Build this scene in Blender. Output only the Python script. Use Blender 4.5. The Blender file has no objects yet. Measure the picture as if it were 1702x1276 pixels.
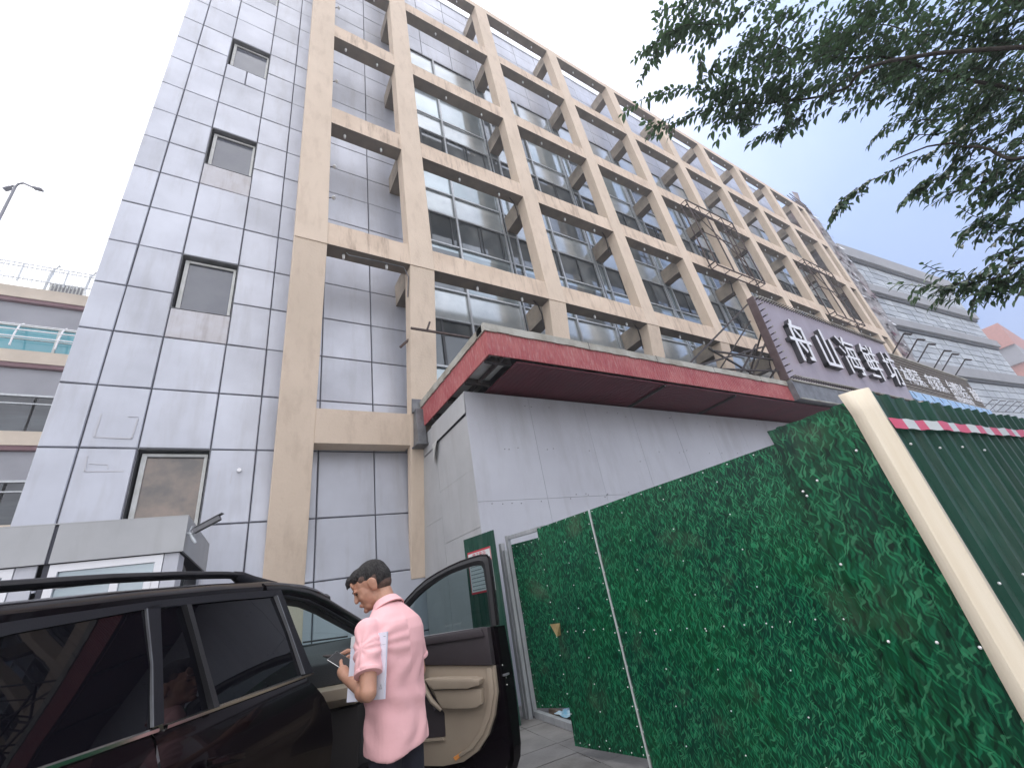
import bpy, bmesh, math, random
import numpy as np
from mathutils import Vector, Matrix, noise as mnoise
R = math.radians
sc = bpy.context.scene
C = sc.collection
random.seed(7)
GZ = -1.35                      # ground level; the camera stands at the origin

# ------------------------------------------------------------------ camera
cam = bpy.data.cameras.new('camera'); co = bpy.data.objects.new('camera', cam); C.objects.link(co)
cam.sensor_fit = 'HORIZONTAL'; cam.sensor_width = 36.0; cam.lens = 709.93 / 1702 * 36
cam.clip_start = 0.05; cam.clip_end = 2000
cx = Vector((0.851, -0.499, -0.165)); cd = Vector((0.098, 0.459, -0.883)); cf = Vector((0.516, 0.735, 0.439))
cf.normalize(); cx = (cx - cf * cx.dot(cf)).normalized(); cu = cx.cross(cf) * 1.0
if cu.dot(-cd) < 0: cu = -cu
m = Matrix(((cx.x, cu.x, -cf.x, 0), (cx.y, cu.y, -cf.y, 0), (cx.z, cu.z, -cf.z, 0), (0, 0, 0, 1)))
co.matrix_world = m
sc.camera = co
sc.view_settings.view_transform = 'Standard'; sc.view_settings.look = 'None'
sc.view_settings.exposure = 0.92; sc.view_settings.gamma = 1.0

# ------------------------------------------------------------------ sky and sun
SUN_EL, SUN_AZ = R(59), R(67)
w = bpy.data.worlds.new('World'); sc.world = w; w.use_nodes = True
nt = w.node_tree; nt.nodes.clear()
def wn(t, **k):
    n = nt.nodes.new(t)
    for a, b in k.items(): setattr(n, a, b)
    return n
out = wn('ShaderNodeOutputWorld'); bg = wn('ShaderNodeBackground'); bg.inputs['Strength'].default_value = 0.1
sky = wn('ShaderNodeTexSky', sky_type='NISHITA', sun_disc=False, sun_elevation=SUN_EL, sun_rotation=SUN_AZ)
sky.air_density = 1.0; sky.dust_density = 3.0; sky.ozone_density = 1.0
tc = wn('ShaderNodeTexCoord')
nz = wn('ShaderNodeTexNoise'); nz.inputs['Scale'].default_value = 1.6; nz.inputs['Detail'].default_value = 5; nz.inputs['Roughness'].default_value = 0.5
nt.links.new(tc.outputs['Generated'], nz.inputs['Vector'])
# thin cloud everywhere, thinnest over the right-hand end of the street
dot = wn('ShaderNodeVectorMath', operation='DOT_PRODUCT'); dot.inputs[1].default_value = (0.86, -0.05, 0.50)
nt.links.new(tc.outputs['Generated'], dot.inputs[0])
ad = wn('ShaderNodeMath', operation='MULTIPLY_ADD'); ad.inputs[1].default_value = 0.35; ad.inputs[2].default_value = -0.175
nt.links.new(nz.outputs['Fac'], ad.inputs[0])
ad2 = wn('ShaderNodeMath', operation='ADD'); nt.links.new(dot.outputs['Value'], ad2.inputs[0]); nt.links.new(ad.outputs[0], ad2.inputs[1])
mr = wn('ShaderNodeMapRange', interpolation_type='SMOOTHSTEP')
mr.inputs['From Min'].default_value = 0.56; mr.inputs['From Max'].default_value = 0.96
mr.inputs['To Min'].default_value = 0.0; mr.inputs['To Max'].default_value = 0.93
nt.links.new(ad2.outputs[0], mr.inputs['Value'])
blue = wn('ShaderNodeMixRGB', blend_type='MIX'); blue.inputs['Fac'].default_value = 0.9
nt.links.new(sky.outputs[0], blue.inputs['Color1']); blue.inputs['Color2'].default_value = (1.7, 2.75, 5.4, 1)
mx = wn('ShaderNodeMixRGB'); mx.inputs['Color1'].default_value = (10.6, 10.6, 11.2, 1)
nt.links.new(mr.outputs[0], mx.inputs['Fac']); nt.links.new(blue.outputs[0], mx.inputs['Color2'])
sx = wn('ShaderNodeSeparateXYZ'); nt.links.new(tc.outputs['Generated'], sx.inputs[0])
zr = wn('ShaderNodeMapRange'); zr.inputs['From Min'].default_value = 0.0; zr.inputs['From Max'].default_value = 1.0
zr.inputs['To Min'].default_value = 0.68; zr.inputs['To Max'].default_value = 1.35; nt.links.new(sx.outputs['Z'], zr.inputs['Value'])
gr = wn('ShaderNodeVectorMath', operation='SCALE'); nt.links.new(mx.outputs[0], gr.inputs[0]); nt.links.new(zr.outputs[0], gr.inputs['Scale'])
nt.links.new(gr.outputs[0], bg.inputs['Color']); nt.links.new(bg.outputs[0], out.inputs['Surface'])
sl = bpy.data.lights.new('sun', 'SUN'); sl.energy = 1.1; sl.angle = R(14); sl.color = (1.0, 0.96, 0.9)
so = bpy.data.objects.new('sun', sl); C.objects.link(so)
sv = Vector((math.sin(SUN_AZ) * math.cos(SUN_EL), math.cos(SUN_AZ) * math.cos(SUN_EL), math.sin(SUN_EL)))
so.rotation_euler = sv.to_track_quat('Z', 'Y').to_euler(); so.location = (0, 0, 60)

# ------------------------------------------------------------------ materials
def mat(name, c1, c2=None, rough=0.6, metal=0.0, scale=3.0, detail=5.0, stretch=(1, 1, 1), bump=0.0, bscale=None,
        streak=None, streak_amt=0.0, streak_scale=(9, 9, 0.35), spec=0.5, coat=0.0, lo=0.35, hi=0.65, rough2=None, island=0.0, trans=0.0):
    m = bpy.data.materials.new(name); m.use_nodes = True; t = m.node_tree; n = t.nodes; L = t.links
    b = n['Principled BSDF']; b.inputs['Roughness'].default_value = rough; b.inputs['Metallic'].default_value = metal
    b.inputs['Specular IOR Level'].default_value = spec; b.inputs['Coat Weight'].default_value = coat
    if trans: b.inputs['Transmission Weight'].default_value = trans
    b.inputs['Base Color'].default_value = (*c1, 1)
    tcn = n.new('ShaderNodeTexCoord'); mp = n.new('ShaderNodeMapping'); mp.inputs['Scale'].default_value = stretch
    L.new(tcn.outputs['Object'], mp.inputs['Vector'])
    col = None
    if c2 is not None:
        nn = n.new('ShaderNodeTexNoise'); nn.inputs['Scale'].default_value = scale; nn.inputs['Detail'].default_value = detail
        nn.inputs['Roughness'].default_value = 0.6
        L.new(mp.outputs[0], nn.inputs['Vector'])
        r = n.new('ShaderNodeMapRange'); r.inputs['From Min'].default_value = lo; r.inputs['From Max'].default_value = hi
        L.new(nn.outputs['Fac'], r.inputs['Value'])
        x = n.new('ShaderNodeMixRGB'); x.inputs['Color1'].default_value = (*c1, 1); x.inputs['Color2'].default_value = (*c2, 1)
        L.new(r.outputs[0], x.inputs['Fac']); col = x.outputs[0]
        if rough2 is not None:
            q = n.new('ShaderNodeMapRange'); q.inputs['To Min'].default_value = rough; q.inputs['To Max'].default_value = rough2
            L.new(r.outputs[0], q.inputs['Value']); L.new(q.outputs[0], b.inputs['Roughness'])
    if streak is not None:
        mp2 = n.new('ShaderNodeMapping'); mp2.inputs['Scale'].default_value = streak_scale
        L.new(tcn.outputs['Object'], mp2.inputs['Vector'])
        n2 = n.new('ShaderNodeTexNoise'); n2.inputs['Scale'].default_value = 1.0; n2.inputs['Detail'].default_value = 6; n2.inputs['Roughness'].default_value = 0.65
        L.new(mp2.outputs[0], n2.inputs['Vector'])
        r2 = n.new('ShaderNodeMapRange'); r2.inputs['From Min'].default_value = 0.5; r2.inputs['From Max'].default_value = 0.78
        r2.inputs['To Max'].default_value = streak_amt
        L.new(n2.outputs['Fac'], r2.inputs['Value'])
        x2 = n.new('ShaderNodeMixRGB'); x2.inputs['Color2'].default_value = (*streak, 1)
        if col is None: x2.inputs['Color1'].default_value = (*c1, 1)
        else: L.new(col, x2.inputs['Color1'])
        L.new(r2.outputs[0], x2.inputs['Fac']); col = x2.outputs[0]
    if island:
        g = n.new('ShaderNodeNewGeometry')
        q = n.new('ShaderNodeMapRange'); q.inputs['To Min'].default_value = 1 - island; q.inputs['To Max'].default_value = 1 + island
        L.new(g.outputs['Random Per Island'], q.inputs['Value'])
        h = n.new('ShaderNodeHueSaturation'); L.new(q.outputs[0], h.inputs['Value'])
        if col is None: h.inputs['Color'].default_value = (*c1, 1)
        else: L.new(col, h.inputs['Color'])
        col = h.outputs[0]
    if col is not None: L.new(col, b.inputs['Base Color'])
    if bump:
        n3 = n.new('ShaderNodeTexNoise'); n3.inputs['Scale'].default_value = bscale or scale * 6; n3.inputs['Detail'].default_value = 4
        L.new(mp.outputs[0], n3.inputs['Vector'])
        bu = n.new('ShaderNodeBump'); bu.inputs['Strength'].default_value = bump; bu.inputs['Distance'].default_value = 0.02
        L.new(n3.outputs['Fac'], bu.inputs['Height']); L.new(bu.outputs[0], b.inputs['Normal'])
    return m

def glassy(name, tint, rough=0.02, alpha=0.35):
    """thin clear glass: mostly see-through with a sharp reflection"""
    m = bpy.data.materials.new(name); m.use_nodes = True; t = m.node_tree; n = t.nodes; L = t.links
    n.clear(); o = n.new('ShaderNodeOutputMaterial'); a = n.new('ShaderNodeBsdfTransparent'); a.inputs[0].default_value = (*tint, 1)
    g = n.new('ShaderNodeBsdfGlossy'); g.inputs['Roughness'].default_value = rough; g.inputs['Color'].default_value = (1, 1, 1, 1)
    ge = n.new('ShaderNodeNewGeometry'); dt = n.new('ShaderNodeVectorMath'); dt.operation = 'DOT_PRODUCT'
    L.new(ge.outputs['Incoming'], dt.inputs[0]); L.new(ge.outputs['Normal'], dt.inputs[1])
    def mm(op, a, v=None, b=None):
        q_ = n.new('ShaderNodeMath'); q_.operation = op; q_.use_clamp = False
        if isinstance(a, float): q_.inputs[0].default_value = a
        else: L.new(a, q_.inputs[0])
        if v is not None: q_.inputs[1].default_value = v
        if b is not None: L.new(b, q_.inputs[1])
        return q_.outputs[0]
    ab = mm('ABSOLUTE', dt.outputs['Value']); iv = mm('SUBTRACT', 1.0, b=ab); pw = mm('POWER', iv, 5.0); fr_ = mm('MULTIPLY', pw, .9); f_ = mm('ADD', fr_, .045)
    x = n.new('ShaderNodeMixShader'); L.new(f_, x.inputs[0]); L.new(a.outputs[0], x.inputs[1]); L.new(g.outputs[0], x.inputs[2])
    L.new(x.outputs[0], o.inputs[0]); return m

M = {}
M['panel'] = mat('aluminium_panel', (.52, .54, .60), (.45, .465, .515), rough=.38, metal=.30, scale=.8, streak=(.33, .325, .33), streak_amt=.5, streak_scale=(3.4, 3.4, .45), island=.075, rough2=.5, bump=.06, bscale=1.6)
M['panel_dirty'] = mat('rust_washed_panel', (.56, .56, .60), (.48, .46, .47), rough=.5, scale=2, streak=(.30, .26, .25), streak_amt=.6, streak_scale=(9, 9, .8))
M['joint'] = mat('black_joint', (.06, .062, .078), rough=.8)
M['stone'] = mat('beige_render', (.73, .60, .475), (.64, .525, .41), rough=.85, scale=.7, detail=9, streak=(.36, .26, .19), streak_amt=.35, streak_scale=(4.5, 4.5, 1.3), bump=.35, bscale=22, lo=.3, hi=.7)
M['stone_dirty'] = mat('stained_beige_render', (.73, .59, .46), (.58, .455, .345), rough=.85, scale=1.3, detail=9, streak=(.20, .13, .09), streak_amt=.72, streak_scale=(6.5, 6.5, .9), bump=.4, bscale=20, lo=.36, hi=.76)
M['brace'] = mat('dirty_grey_beige_render', (.50, .43, .35), (.30, .26, .215), rough=.9, scale=1.6, detail=8, streak=(.16, .13, .11), streak_amt=.5, streak_scale=(3, 3, 1.2), bump=.3, bscale=20)
M['soffit'] = mat('shade_toned_soffit', (.215, .18, .145), (.155, .13, .11), rough=.9, scale=2)  # beam and brace undersides: their shade is put into this darker colour
M['alu'] = mat('grey_aluminium', (.52, .55, .57), (.42, .44, .46), rough=.4, metal=.3, scale=8)
M['whiteframe'] = mat('pale_window_frame', (.62, .63, .62), (.5, .51, .48), rough=.5, scale=6)
M['darkframe'] = mat('dark_window_frame', (.05, .055, .06), rough=.5)
M['pane'] = mat('dark_pane', (.10, .115, .125), (.22, .24, .25), metal=.35, rough=.05, scale=.45, detail=3, stretch=(1, 1, .6), spec=.9, island=.45, lo=.45, hi=.62)
M['pane2'] = mat('greenish_pane', (.27, .33, .35), (.44, .50, .53), metal=.55, rough=.07, scale=.5, detail=3, spec=.9, island=.4, streak=(.42, .44, .46), streak_amt=.5, streak_scale=(1.2, 1.2, .5))
M['spandrel'] = mat('frosted_spandrel', (.64, .69, .71), (.44, .49, .51), metal=.4, rough=.16, scale=.8, detail=5, spec=.7, island=.15, streak=(.66, .68, .70), streak_amt=.8, streak_scale=(1.3, 1.3, .7))
M['bulb'] = mat('white_lamp_plastic', (.75, .75, .74), rough=.4)
M['red'] = mat('faded_red_sheet', (.33, .048, .055), (.42, .115, .11), rough=.5, scale=2.5, detail=8, streak=(.60, .42, .40), streak_amt=.55, streak_scale=(26, 26, 5), bump=.1)
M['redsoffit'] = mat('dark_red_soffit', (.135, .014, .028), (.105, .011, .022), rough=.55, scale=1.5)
M['whitetrim'] = mat('dirty_pale_trim', (.46, .45, .40), (.20, .17, .12), rough=.7, scale=1.8, detail=8, bump=.2, lo=.4, hi=.75)
M['steel'] = mat('grey_steel', (.23, .24, .25), (.14, .14, .15), rough=.55, metal=.4, scale=4)
M['rust'] = mat('rusty_steel', (.065, .05, .048), (.11, .075, .062), rough=.8, scale=9)
M['blacksteel'] = mat('black_steel', (.025, .022, .022), (.06, .045, .04), rough=.7, scale=7)
M['greyboard'] = mat('pale_grey_board', (.56, .57, .615), (.50, .505, .55), rough=.42, scale=.7, detail=8, streak=(.34, .335, .34), streak_amt=.5, streak_scale=(2.2, 2.2, .4))
M['greyboard2'] = mat('weathered_grey_board', (.46, .465, .47), (.40, .405, .41), rough=.6, scale=1.2, streak=(.30, .29, .28), streak_amt=.35, streak_scale=(5, 5, .8))
M['mauve'] = mat('mauve_sign_face', (.37, .325, .37), (.31, .265, .31), rough=.45, scale=1.1, streak=(.22, .19, .20), streak_amt=.35, streak_scale=(3, 3, .6))
M['browntube'] = mat('brown_painted_tube', (.085, .05, .052), (.12, .08, .08), rough=.5, scale=5)
M['white'] = mat('white_letter_face', (.82, .82, .84), rough=.4)
M['blackside'] = mat('black_letter_side', (.04, .038, .045), rough=.5)
M['louvre'] = mat('brown_louvre', (.17, .135, .115), (.11, .085, .075), rough=.6, scale=3)
M['louvrelight'] = mat('pale_louvre_edge', (.46, .42, .36), rough=.6)
M['bluesheet'] = mat('light_blue_sheet', (.22, .42, .72), (.42, .60, .80), rough=.5, scale=2.5, detail=7)
M['glassdark'] = mat('tinted_car_glass', (.003, .003, .005), rough=.015, spec=.26)
M['carpaint'] = mat('black_car_paint', (.003, .0015, .003), rough=.25, coat=.28, spec=.1)
M['carpaint'].node_tree.nodes['Principled BSDF'].inputs['Coat Roughness'].default_value = .03
M['rubber'] = mat('black_rubber', (.012, .012, .014), rough=.6, bump=.2, bscale=150)
M['pillar'] = mat('matt_black_pillar', (.014, .014, .018), rough=.5, spec=.2, bump=.15, bscale=300)
M['chrome'] = mat('chrome_moulding', (.62, .62, .60), rough=.16, metal=1.0)
M['clearglass'] = glassy('clear_car_glass', (.60, .74, .72))
M['doorglass'] = glassy('smoked_door_glass', (.34, .43, .44))
M['darktrim'] = mat('charcoal_plastic_trim', (.034, .026, .030), (.042, .034, .038), rough=.5, bump=.15, bscale=160)
M['beigetrim'] = mat('beige_plastic_trim', (.345, .285, .215), (.315, .255, .195), rough=.5, bump=.12, bscale=140)
M['dash'] = mat('grey_dashboard', (.055, .057, .062), rough=.6, bump=.2, bscale=120)
M['carpet'] = mat('dark_carpet', (.03, .026, .026), rough=.95)
M['amber'] = mat('amber_lens', (.75, .30, .08), rough=.25)
M['skin'] = mat('skin', (.50, .27, .18), (.43, .22, .145), rough=.5, scale=14, bump=.06, bscale=60)
M['skin'].node_tree.nodes['Principled BSDF'].inputs['Subsurface Weight'].default_value = .12
M['skin'].node_tree.nodes['Principled BSDF'].inputs['Subsurface Radius'].default_value = (.02, .008, .004)
M['hair'] = mat('short_black_hair', (.022, .02, .02), (.05, .047, .045), rough=.75, scale=60, stretch=(1, 1, .3), bump=.8, bscale=170, spec=.25)
M['hairfade'] = mat('cropped_side_hair', (.15, .095, .075), (.09, .06, .05), rough=.8, scale=50, bump=.4, bscale=260, spec=.2)
M['pink'] = mat('pink_pique_cotton', (.83, .475, .48), (.80, .445, .455), rough=.85, scale=5, bump=.12, bscale=24)
M['navy'] = mat('dark_navy_cloth', (.012, .012, .022), rough=.9, bump=.2, bscale=60)
M['paper'] = mat('white_paper', (.74, .75, .84), (.70, .71, .80), rough=.55, scale=9)
M['paper2'] = mat('printed_paper', (.66, .68, .68), rough=.6)
M['redprint'] = mat('red_print', (.50, .03, .05), rough=.6)
M['greyprint'] = mat('grey_print', (.16, .17, .18), rough=.7)
M['phone'] = mat('black_phone_glass', (.012, .012, .014), rough=.25, spec=.2)
M['shoe'] = mat('black_leather', (.02, .018, .018), rough=.4)
M['galv'] = mat('galvanised_tube', (.50, .515, .53), (.36, .375, .39), rough=.5, metal=.35, scale=6, detail=7, stretch=(1, 1, .25), streak=(.66, .66, .66), streak_amt=.6, streak_scale=(24, 24, 1.6))
M['cream'] = mat('cream_corner_trim', (.82, .73, .58), (.76, .66, .50), rough=.55, scale=3, stretch=(6, 6, .4), bump=.1)
M['tapered'] = mat('pink_red_tape', (.68, .05, .12), rough=.4)
M['tapewhite'] = mat('pale_tape', (.62, .66, .64), rough=.4)
M['brass'] = mat('brass_plate', (.42, .33, .15), (.28, .20, .08), rough=.4, metal=.7, scale=20)
M['rivet'] = mat('shiny_rivet', (.85, .85, .85), rough=.25, metal=.3)
M['bagblue'] = mat('blue_plastic_bag', (.14, .38, .55), (.55, .65, .70), rough=.4, scale=8)
M['wood'] = mat('weathered_wood', (.25, .18, .12), (.17, .12, .08), rough=.8, scale=6)
M['asphalt'] = mat('concrete_road', (.21, .205, .195), (.26, .255, .24), rough=.9, scale=30, bump=.3)
M['leaf'] = mat('leaf', (.045, .085, .058), (.075, .13, .068), rough=.55, scale=2.0, island=.35)
M['bark'] = mat('bark', (.035, .03, .027), (.06, .05, .042), rough=.9, scale=8, stretch=(1, 1, .3), bump=.6)
M['farwall'] = mat('far_pale_cladding', (.47, .50, .52), (.38, .41, .44), rough=.45, scale=.35, island=.14, streak=(.62, .65, .66), streak_amt=.5, streak_scale=(.9, .9, .5))
M['farband'] = mat('far_grey_band', (.33, .335, .35), (.28, .285, .30), rough=.7, scale=.5)
M['farjoint'] = mat('far_dark_joint', (.10, .11, .125), rough=.7)
M['rubble'] = mat('tattered_cladding', (.40, .39, .40), (.12, .11, .115), rough=.8, scale=1.5, detail=12, streak=(.22, .07, .06), streak_amt=.8, streak_scale=(.8, .8, .35), bump=.6, bscale=6, lo=.38, hi=.68)
M['redwall'] = mat('red_brick_render', (.50, .25, .22), (.44, .22, .19), rough=.8, scale=2)
M['lilac'] = mat('lilac_grey_render', (.335, .34, .375), (.285, .29, .32), rough=.8, scale=.6)
M['beige2'] = mat('pale_beige_parapet', (.66, .57, .47), (.58, .50, .41), rough=.8, scale=1.2)
M['maroon'] = mat('maroon_edge', (.20, .11, .125), rough=.7)
M['teal'] = mat('teal_glass', (.05, .27, .34), (.10, .36, .42), rough=.06, scale=.3, spec=.9)
M['darkwin'] = mat('dark_ribbon_glass', (.02, .024, .032), (.07, .085, .10), rough=.08, scale=.6, stretch=(.4, 1, 3), spec=.7)
M['blackmat'] = mat('eye_dark', (.015, .012, .01), rough=.3)
M['lip'] = mat('lip', (.36, .14, .12), rough=.5)

def grass_print(name, blade=1.0, light=1.0):
    """printed artificial-turf picture on a glossy steel sheet: long curved blades in three layers"""
    m = bpy.data.materials.new(name); m.use_nodes = True; t = m.node_tree; n = t.nodes; L = t.links
    b = n['Principled BSDF']; b.inputs['Roughness'].default_value = .34; b.inputs['Specular IOR Level'].default_value = .22
    uv = n.new('ShaderNodeUVMap')
    def math_(op, a, c=None, v=None):
        x = n.new('ShaderNodeMath'); x.operation = op; L.new(a, x.inputs[0])
        if c is not None: L.new(c, x.inputs[1])
        if v is not None: x.inputs[1].default_value = v
        return x.outputs[0]
    big = n.new('ShaderNodeTexNoise'); big.inputs['Scale'].default_value = 1.3; big.inputs['Detail'].default_value = 2; L.new(uv.outputs[0], big.inputs['Vector'])
    base = n.new('ShaderNodeMixRGB'); base.inputs['Color1'].default_value = (.001, .030, .019, 1); base.inputs['Color2'].default_value = (.002, .052, .018, 1)
    r0 = n.new('ShaderNodeMapRange'); r0.inputs['From Min'].default_value = .4; r0.inputs['From Max'].default_value = .62
    L.new(big.outputs['Fac'], r0.inputs['Value']); L.new(r0.outputs[0], base.inputs['Fac'])
    col = base.outputs[0]
    cols = [((.003, .072, .034), 0.9), ((.008, .130, .060), 0.85), ((.018, .19, .080), 0.8), ((.0004, .009, .005), 0.9), ((.050, .24, .115), .7)]
    for i, (c, amt) in enumerate(cols):
        wv = n.new('ShaderNodeTexNoise'); wv.inputs['Scale'].default_value = 8.5 + i * 1.9; wv.inputs['Detail'].default_value = 1
        mo = n.new('ShaderNodeMapping'); mo.inputs['Location'].default_value = (i * 3.7, i * 1.9, 0); L.new(uv.outputs[0], mo.inputs['Vector']); L.new(mo.outputs[0], wv.inputs['Vector'])
        sub = n.new('ShaderNodeVectorMath'); sub.operation = 'SUBTRACT'; sub.inputs[1].default_value = (.5, .5, .5); L.new(wv.outputs['Color'], sub.inputs[0])
        sca = n.new('ShaderNodeVectorMath'); sca.operation = 'SCALE'; sca.inputs['Scale'].default_value = .075; L.new(sub.outputs[0], sca.inputs[0])
        add = n.new('ShaderNodeVectorMath'); add.operation = 'ADD'; L.new(mo.outputs[0], add.inputs[0]); L.new(sca.outputs[0], add.inputs[1])
        mp = n.new('ShaderNodeMapping'); mp.inputs['Rotation'].default_value = (0, 0, [.15, -.25, .5, 0.0, -.55][i])
        L.new(add.outputs[0], mp.inputs['Vector'])
        mp2 = n.new('ShaderNodeMapping'); mp2.inputs['Scale'].default_value = ([62, 52, 58, 46, 60][i] / blade, [9.5, 8.5, 8, 8, 9][i] / blade, 1)
        L.new(mp.outputs[0], mp2.inputs['Vector'])
        vo = n.new('ShaderNodeTexVoronoi'); vo.voronoi_dimensions = '2D'; vo.inputs['Scale'].default_value = 1.0; vo.inputs['Randomness'].default_value = 1.0
        L.new(mp2.outputs[0], vo.inputs['Vector'])
        rr = n.new('ShaderNodeMapRange'); rr.interpolation_type = 'SMOOTHSTEP'; rr.inputs['From Min'].default_value = .42; rr.inputs['From Max'].default_value = .22
        L.new(vo.outputs['Distance'], rr.inputs['Value'])
        # fewer blades: keep cells by their random colour
        sp = n.new('ShaderNodeSeparateColor'); L.new(vo.outputs['Color'], sp.inputs[0])
        keep = math_('GREATER_THAN', sp.outputs[0], v=[.20, .35, .50, .45, .66][i])
        f = math_('MULTIPLY', rr.outputs[0], keep)
        var = n.new('ShaderNodeMapRange'); var.inputs['To Min'].default_value = .45 * amt; var.inputs['To Max'].default_value = amt
        L.new(sp.outputs[1], var.inputs['Value'])
        f = math_('MULTIPLY', f, var.outputs[0])
        x = n.new('ShaderNodeMixRGB'); x.inputs['Color2'].default_value = (c[0] * light, c[1] * light, c[2] * light, 1)
        L.new(col, x.inputs['Color1']); L.new(f, x.inputs['Fac']); col = x.outputs[0]
    # brownish faded patches of the print
    pt = n.new('ShaderNodeTexNoise'); pt.inputs['Scale'].default_value = 2.1; pt.inputs['Detail'].default_value = 3
    mo = n.new('ShaderNodeMapping'); mo.inputs['Location'].default_value = (9, 4, 0); L.new(uv.outputs[0], mo.inputs['Vector']); L.new(mo.outputs[0], pt.inputs['Vector'])
    r1 = n.new('ShaderNodeMapRange'); r1.inputs['From Min'].default_value = .58; r1.inputs['From Max'].default_value = .75; r1.inputs['To Max'].default_value = .5
    L.new(pt.outputs['Fac'], r1.inputs['Value'])
    x = n.new('ShaderNodeMixRGB'); x.blend_type = 'MIX'; x.inputs['Color2'].default_value = (.085, .12, .075, 1); L.new(col, x.inputs['Color1']); L.new(r1.outputs[0], x.inputs['Fac'])
    L.new(x.outputs[0], b.inputs['Base Color'])
    return m
M['grass'] = grass_print('printed_turf_sheet', .62, 1.3)
M['grass_big'] = grass_print('coarse_printed_turf_sheet', 1.1, 1.1)
M['weave'] = None
M['greenrib'] = mat('dark_green_ribbed_sheet', (.004, .045, .028), (.012, .070, .046), rough=.5, spec=.25, scale=2.0, detail=7, streak=(.10, .13, .11), streak_amt=.5, streak_scale=(7, 7, 1.1))

# ------------------------------------------------------------------ mesh helpers
class MB:
    def __init__(s): s.v = []; s.f = []; s.mi = []; s.uv = []
    def add(s, vs, fs, mi=0, uvs=None):
        o = len(s.v); s.v += [tuple(v) for v in vs]
        for f in fs: s.f.append(tuple(i + o for i in f)); s.mi.append(mi)
        if uvs is not None:
            while len(s.uv) < o: s.uv.append((0, 0))
            s.uv += list(uvs)
        return s
    def box(s, a, b, mi=0):
        x0, y0, z0 = a; x1, y1, z1 = b
        x0, x1 = min(x0, x1), max(x0, x1); y0, y1 = min(y0, y1), max(y0, y1); z0, z1 = min(z0, z1), max(z0, z1)
        return s.add([(x0, y0, z0), (x1, y0, z0), (x1, y1, z0), (x0, y1, z0), (x0, y0, z1), (x1, y0, z1), (x1, y1, z1), (x0, y1, z1)],
              [(0, 3, 2, 1), (4, 5, 6, 7), (0, 1, 5, 4), (1, 2, 6, 5), (2, 3, 7, 6), (3, 0, 4, 7)], mi)
    def hexa(s, p, mi=0):
        return s.add(p, [(0, 3, 2, 1), (4, 5, 6, 7), (0, 1, 5, 4), (1, 2, 6, 5), (2, 3, 7, 6), (3, 0, 4, 7)], mi)
    def tube(s, pts, r, n=8, mi=0, caps=True):
        pts = [Vector(p) for p in pts]; rs = r if isinstance(r, (list, tuple)) else [r] * len(pts)
        rings = []; up = Vector((0, 0, 1))
        for i, p in enumerate(pts):
            t = (pts[min(i + 1, len(pts) - 1)] - pts[max(i - 1, 0)]).normalized()
            a = t.cross(up if abs(t.dot(up)) < .95 else Vector((1, 0, 0))).normalized(); b = a.cross(t).normalized()
            rings.append([p + (a * math.cos(2 * math.pi * k / n) + b * math.sin(2 * math.pi * k / n)) * rs[i] for k in range(n)])
        vs = [v for r_ in rings for v in r_]; fs = []
        for i in range(len(pts) - 1):
            for k in range(n): fs.append((i * n + k, i * n + (k + 1) % n, (i + 1) * n + (k + 1) % n, (i + 1) * n + k))
        if caps: fs.append(tuple(range(n))[::-1]); fs.append(tuple((len(pts) - 1) * n + k for k in range(n)))
        return s.add(vs, fs, mi)
    def bar(s, a, b, w, h=None, mi=0, up=(0, 0, 1)):
        h = h or w; a = Vector(a); b = Vector(b); t = (b - a).normalized(); u = Vector(up)
        if abs(t.dot(u)) > .95: u = Vector((1, 0, 0))
        x = t.cross(u).normalized() * w / 2; y = x.cross(t).normalized() * h / 2
        return s.hexa([a - x - y, a + x - y, b + x - y, b - x - y, a - x + y, a + x + y, b + x + y, b - x + y], mi)
    def capsule(s, a, b, ra, rb, n=12, mi=0):
        a = Vector(a); b = Vector(b); t = b - a; L = max(t.length, 1e-4); t = t / L
        pts = []; rs = []
        for k in range(5):
            q = -math.pi / 2 + k * math.pi / 8; pts.append(a + t * ra * math.sin(q)); rs.append(max(ra * math.cos(q), 1e-3))
        for k in range(5):
            q = k * math.pi / 8; pts.append(b + t * rb * math.sin(q)); rs.append(max(rb * math.cos(q), 1e-3))
        return s.tube(pts, rs, n, mi)
    def ell(s, c, r, rot=None, n=16, mi=0):
        c = Vector(c); vs = []; fs = []; m_ = rot.to_matrix() if rot is not None else Matrix.Identity(3)
        k = n // 2
        for i in range(k + 1):
            th = math.pi * i / k
            for j in range(n):
                ph = 2 * math.pi * j / n
                vs.append(c + m_ @ Vector((r[0] * math.sin(th) * math.cos(ph), r[1] * math.sin(th) * math.sin(ph), r[2] * math.cos(th))))
        for i in range(k):
            for j in range(n): fs.append((i * n + j, (i + 1) * n + j, (i + 1) * n + (j + 1) % n, i * n + (j + 1) % n))
        return s.add(vs, fs, mi)
    def prism(s, poly, ax, d, mi=0):
        """poly: list of 3D points of a planar outline, extruded by vector d"""
        p = [Vector(q) for q in poly]; d = Vector(d); k = len(p)
        return s.add(p + [q + d for q in p], [tuple(range(k)), tuple(range(2 * k - 1, k - 1, -1))] + [(i, i + k, (i + 1) % k + k, (i + 1) % k) for i in range(k)], mi)

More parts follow.
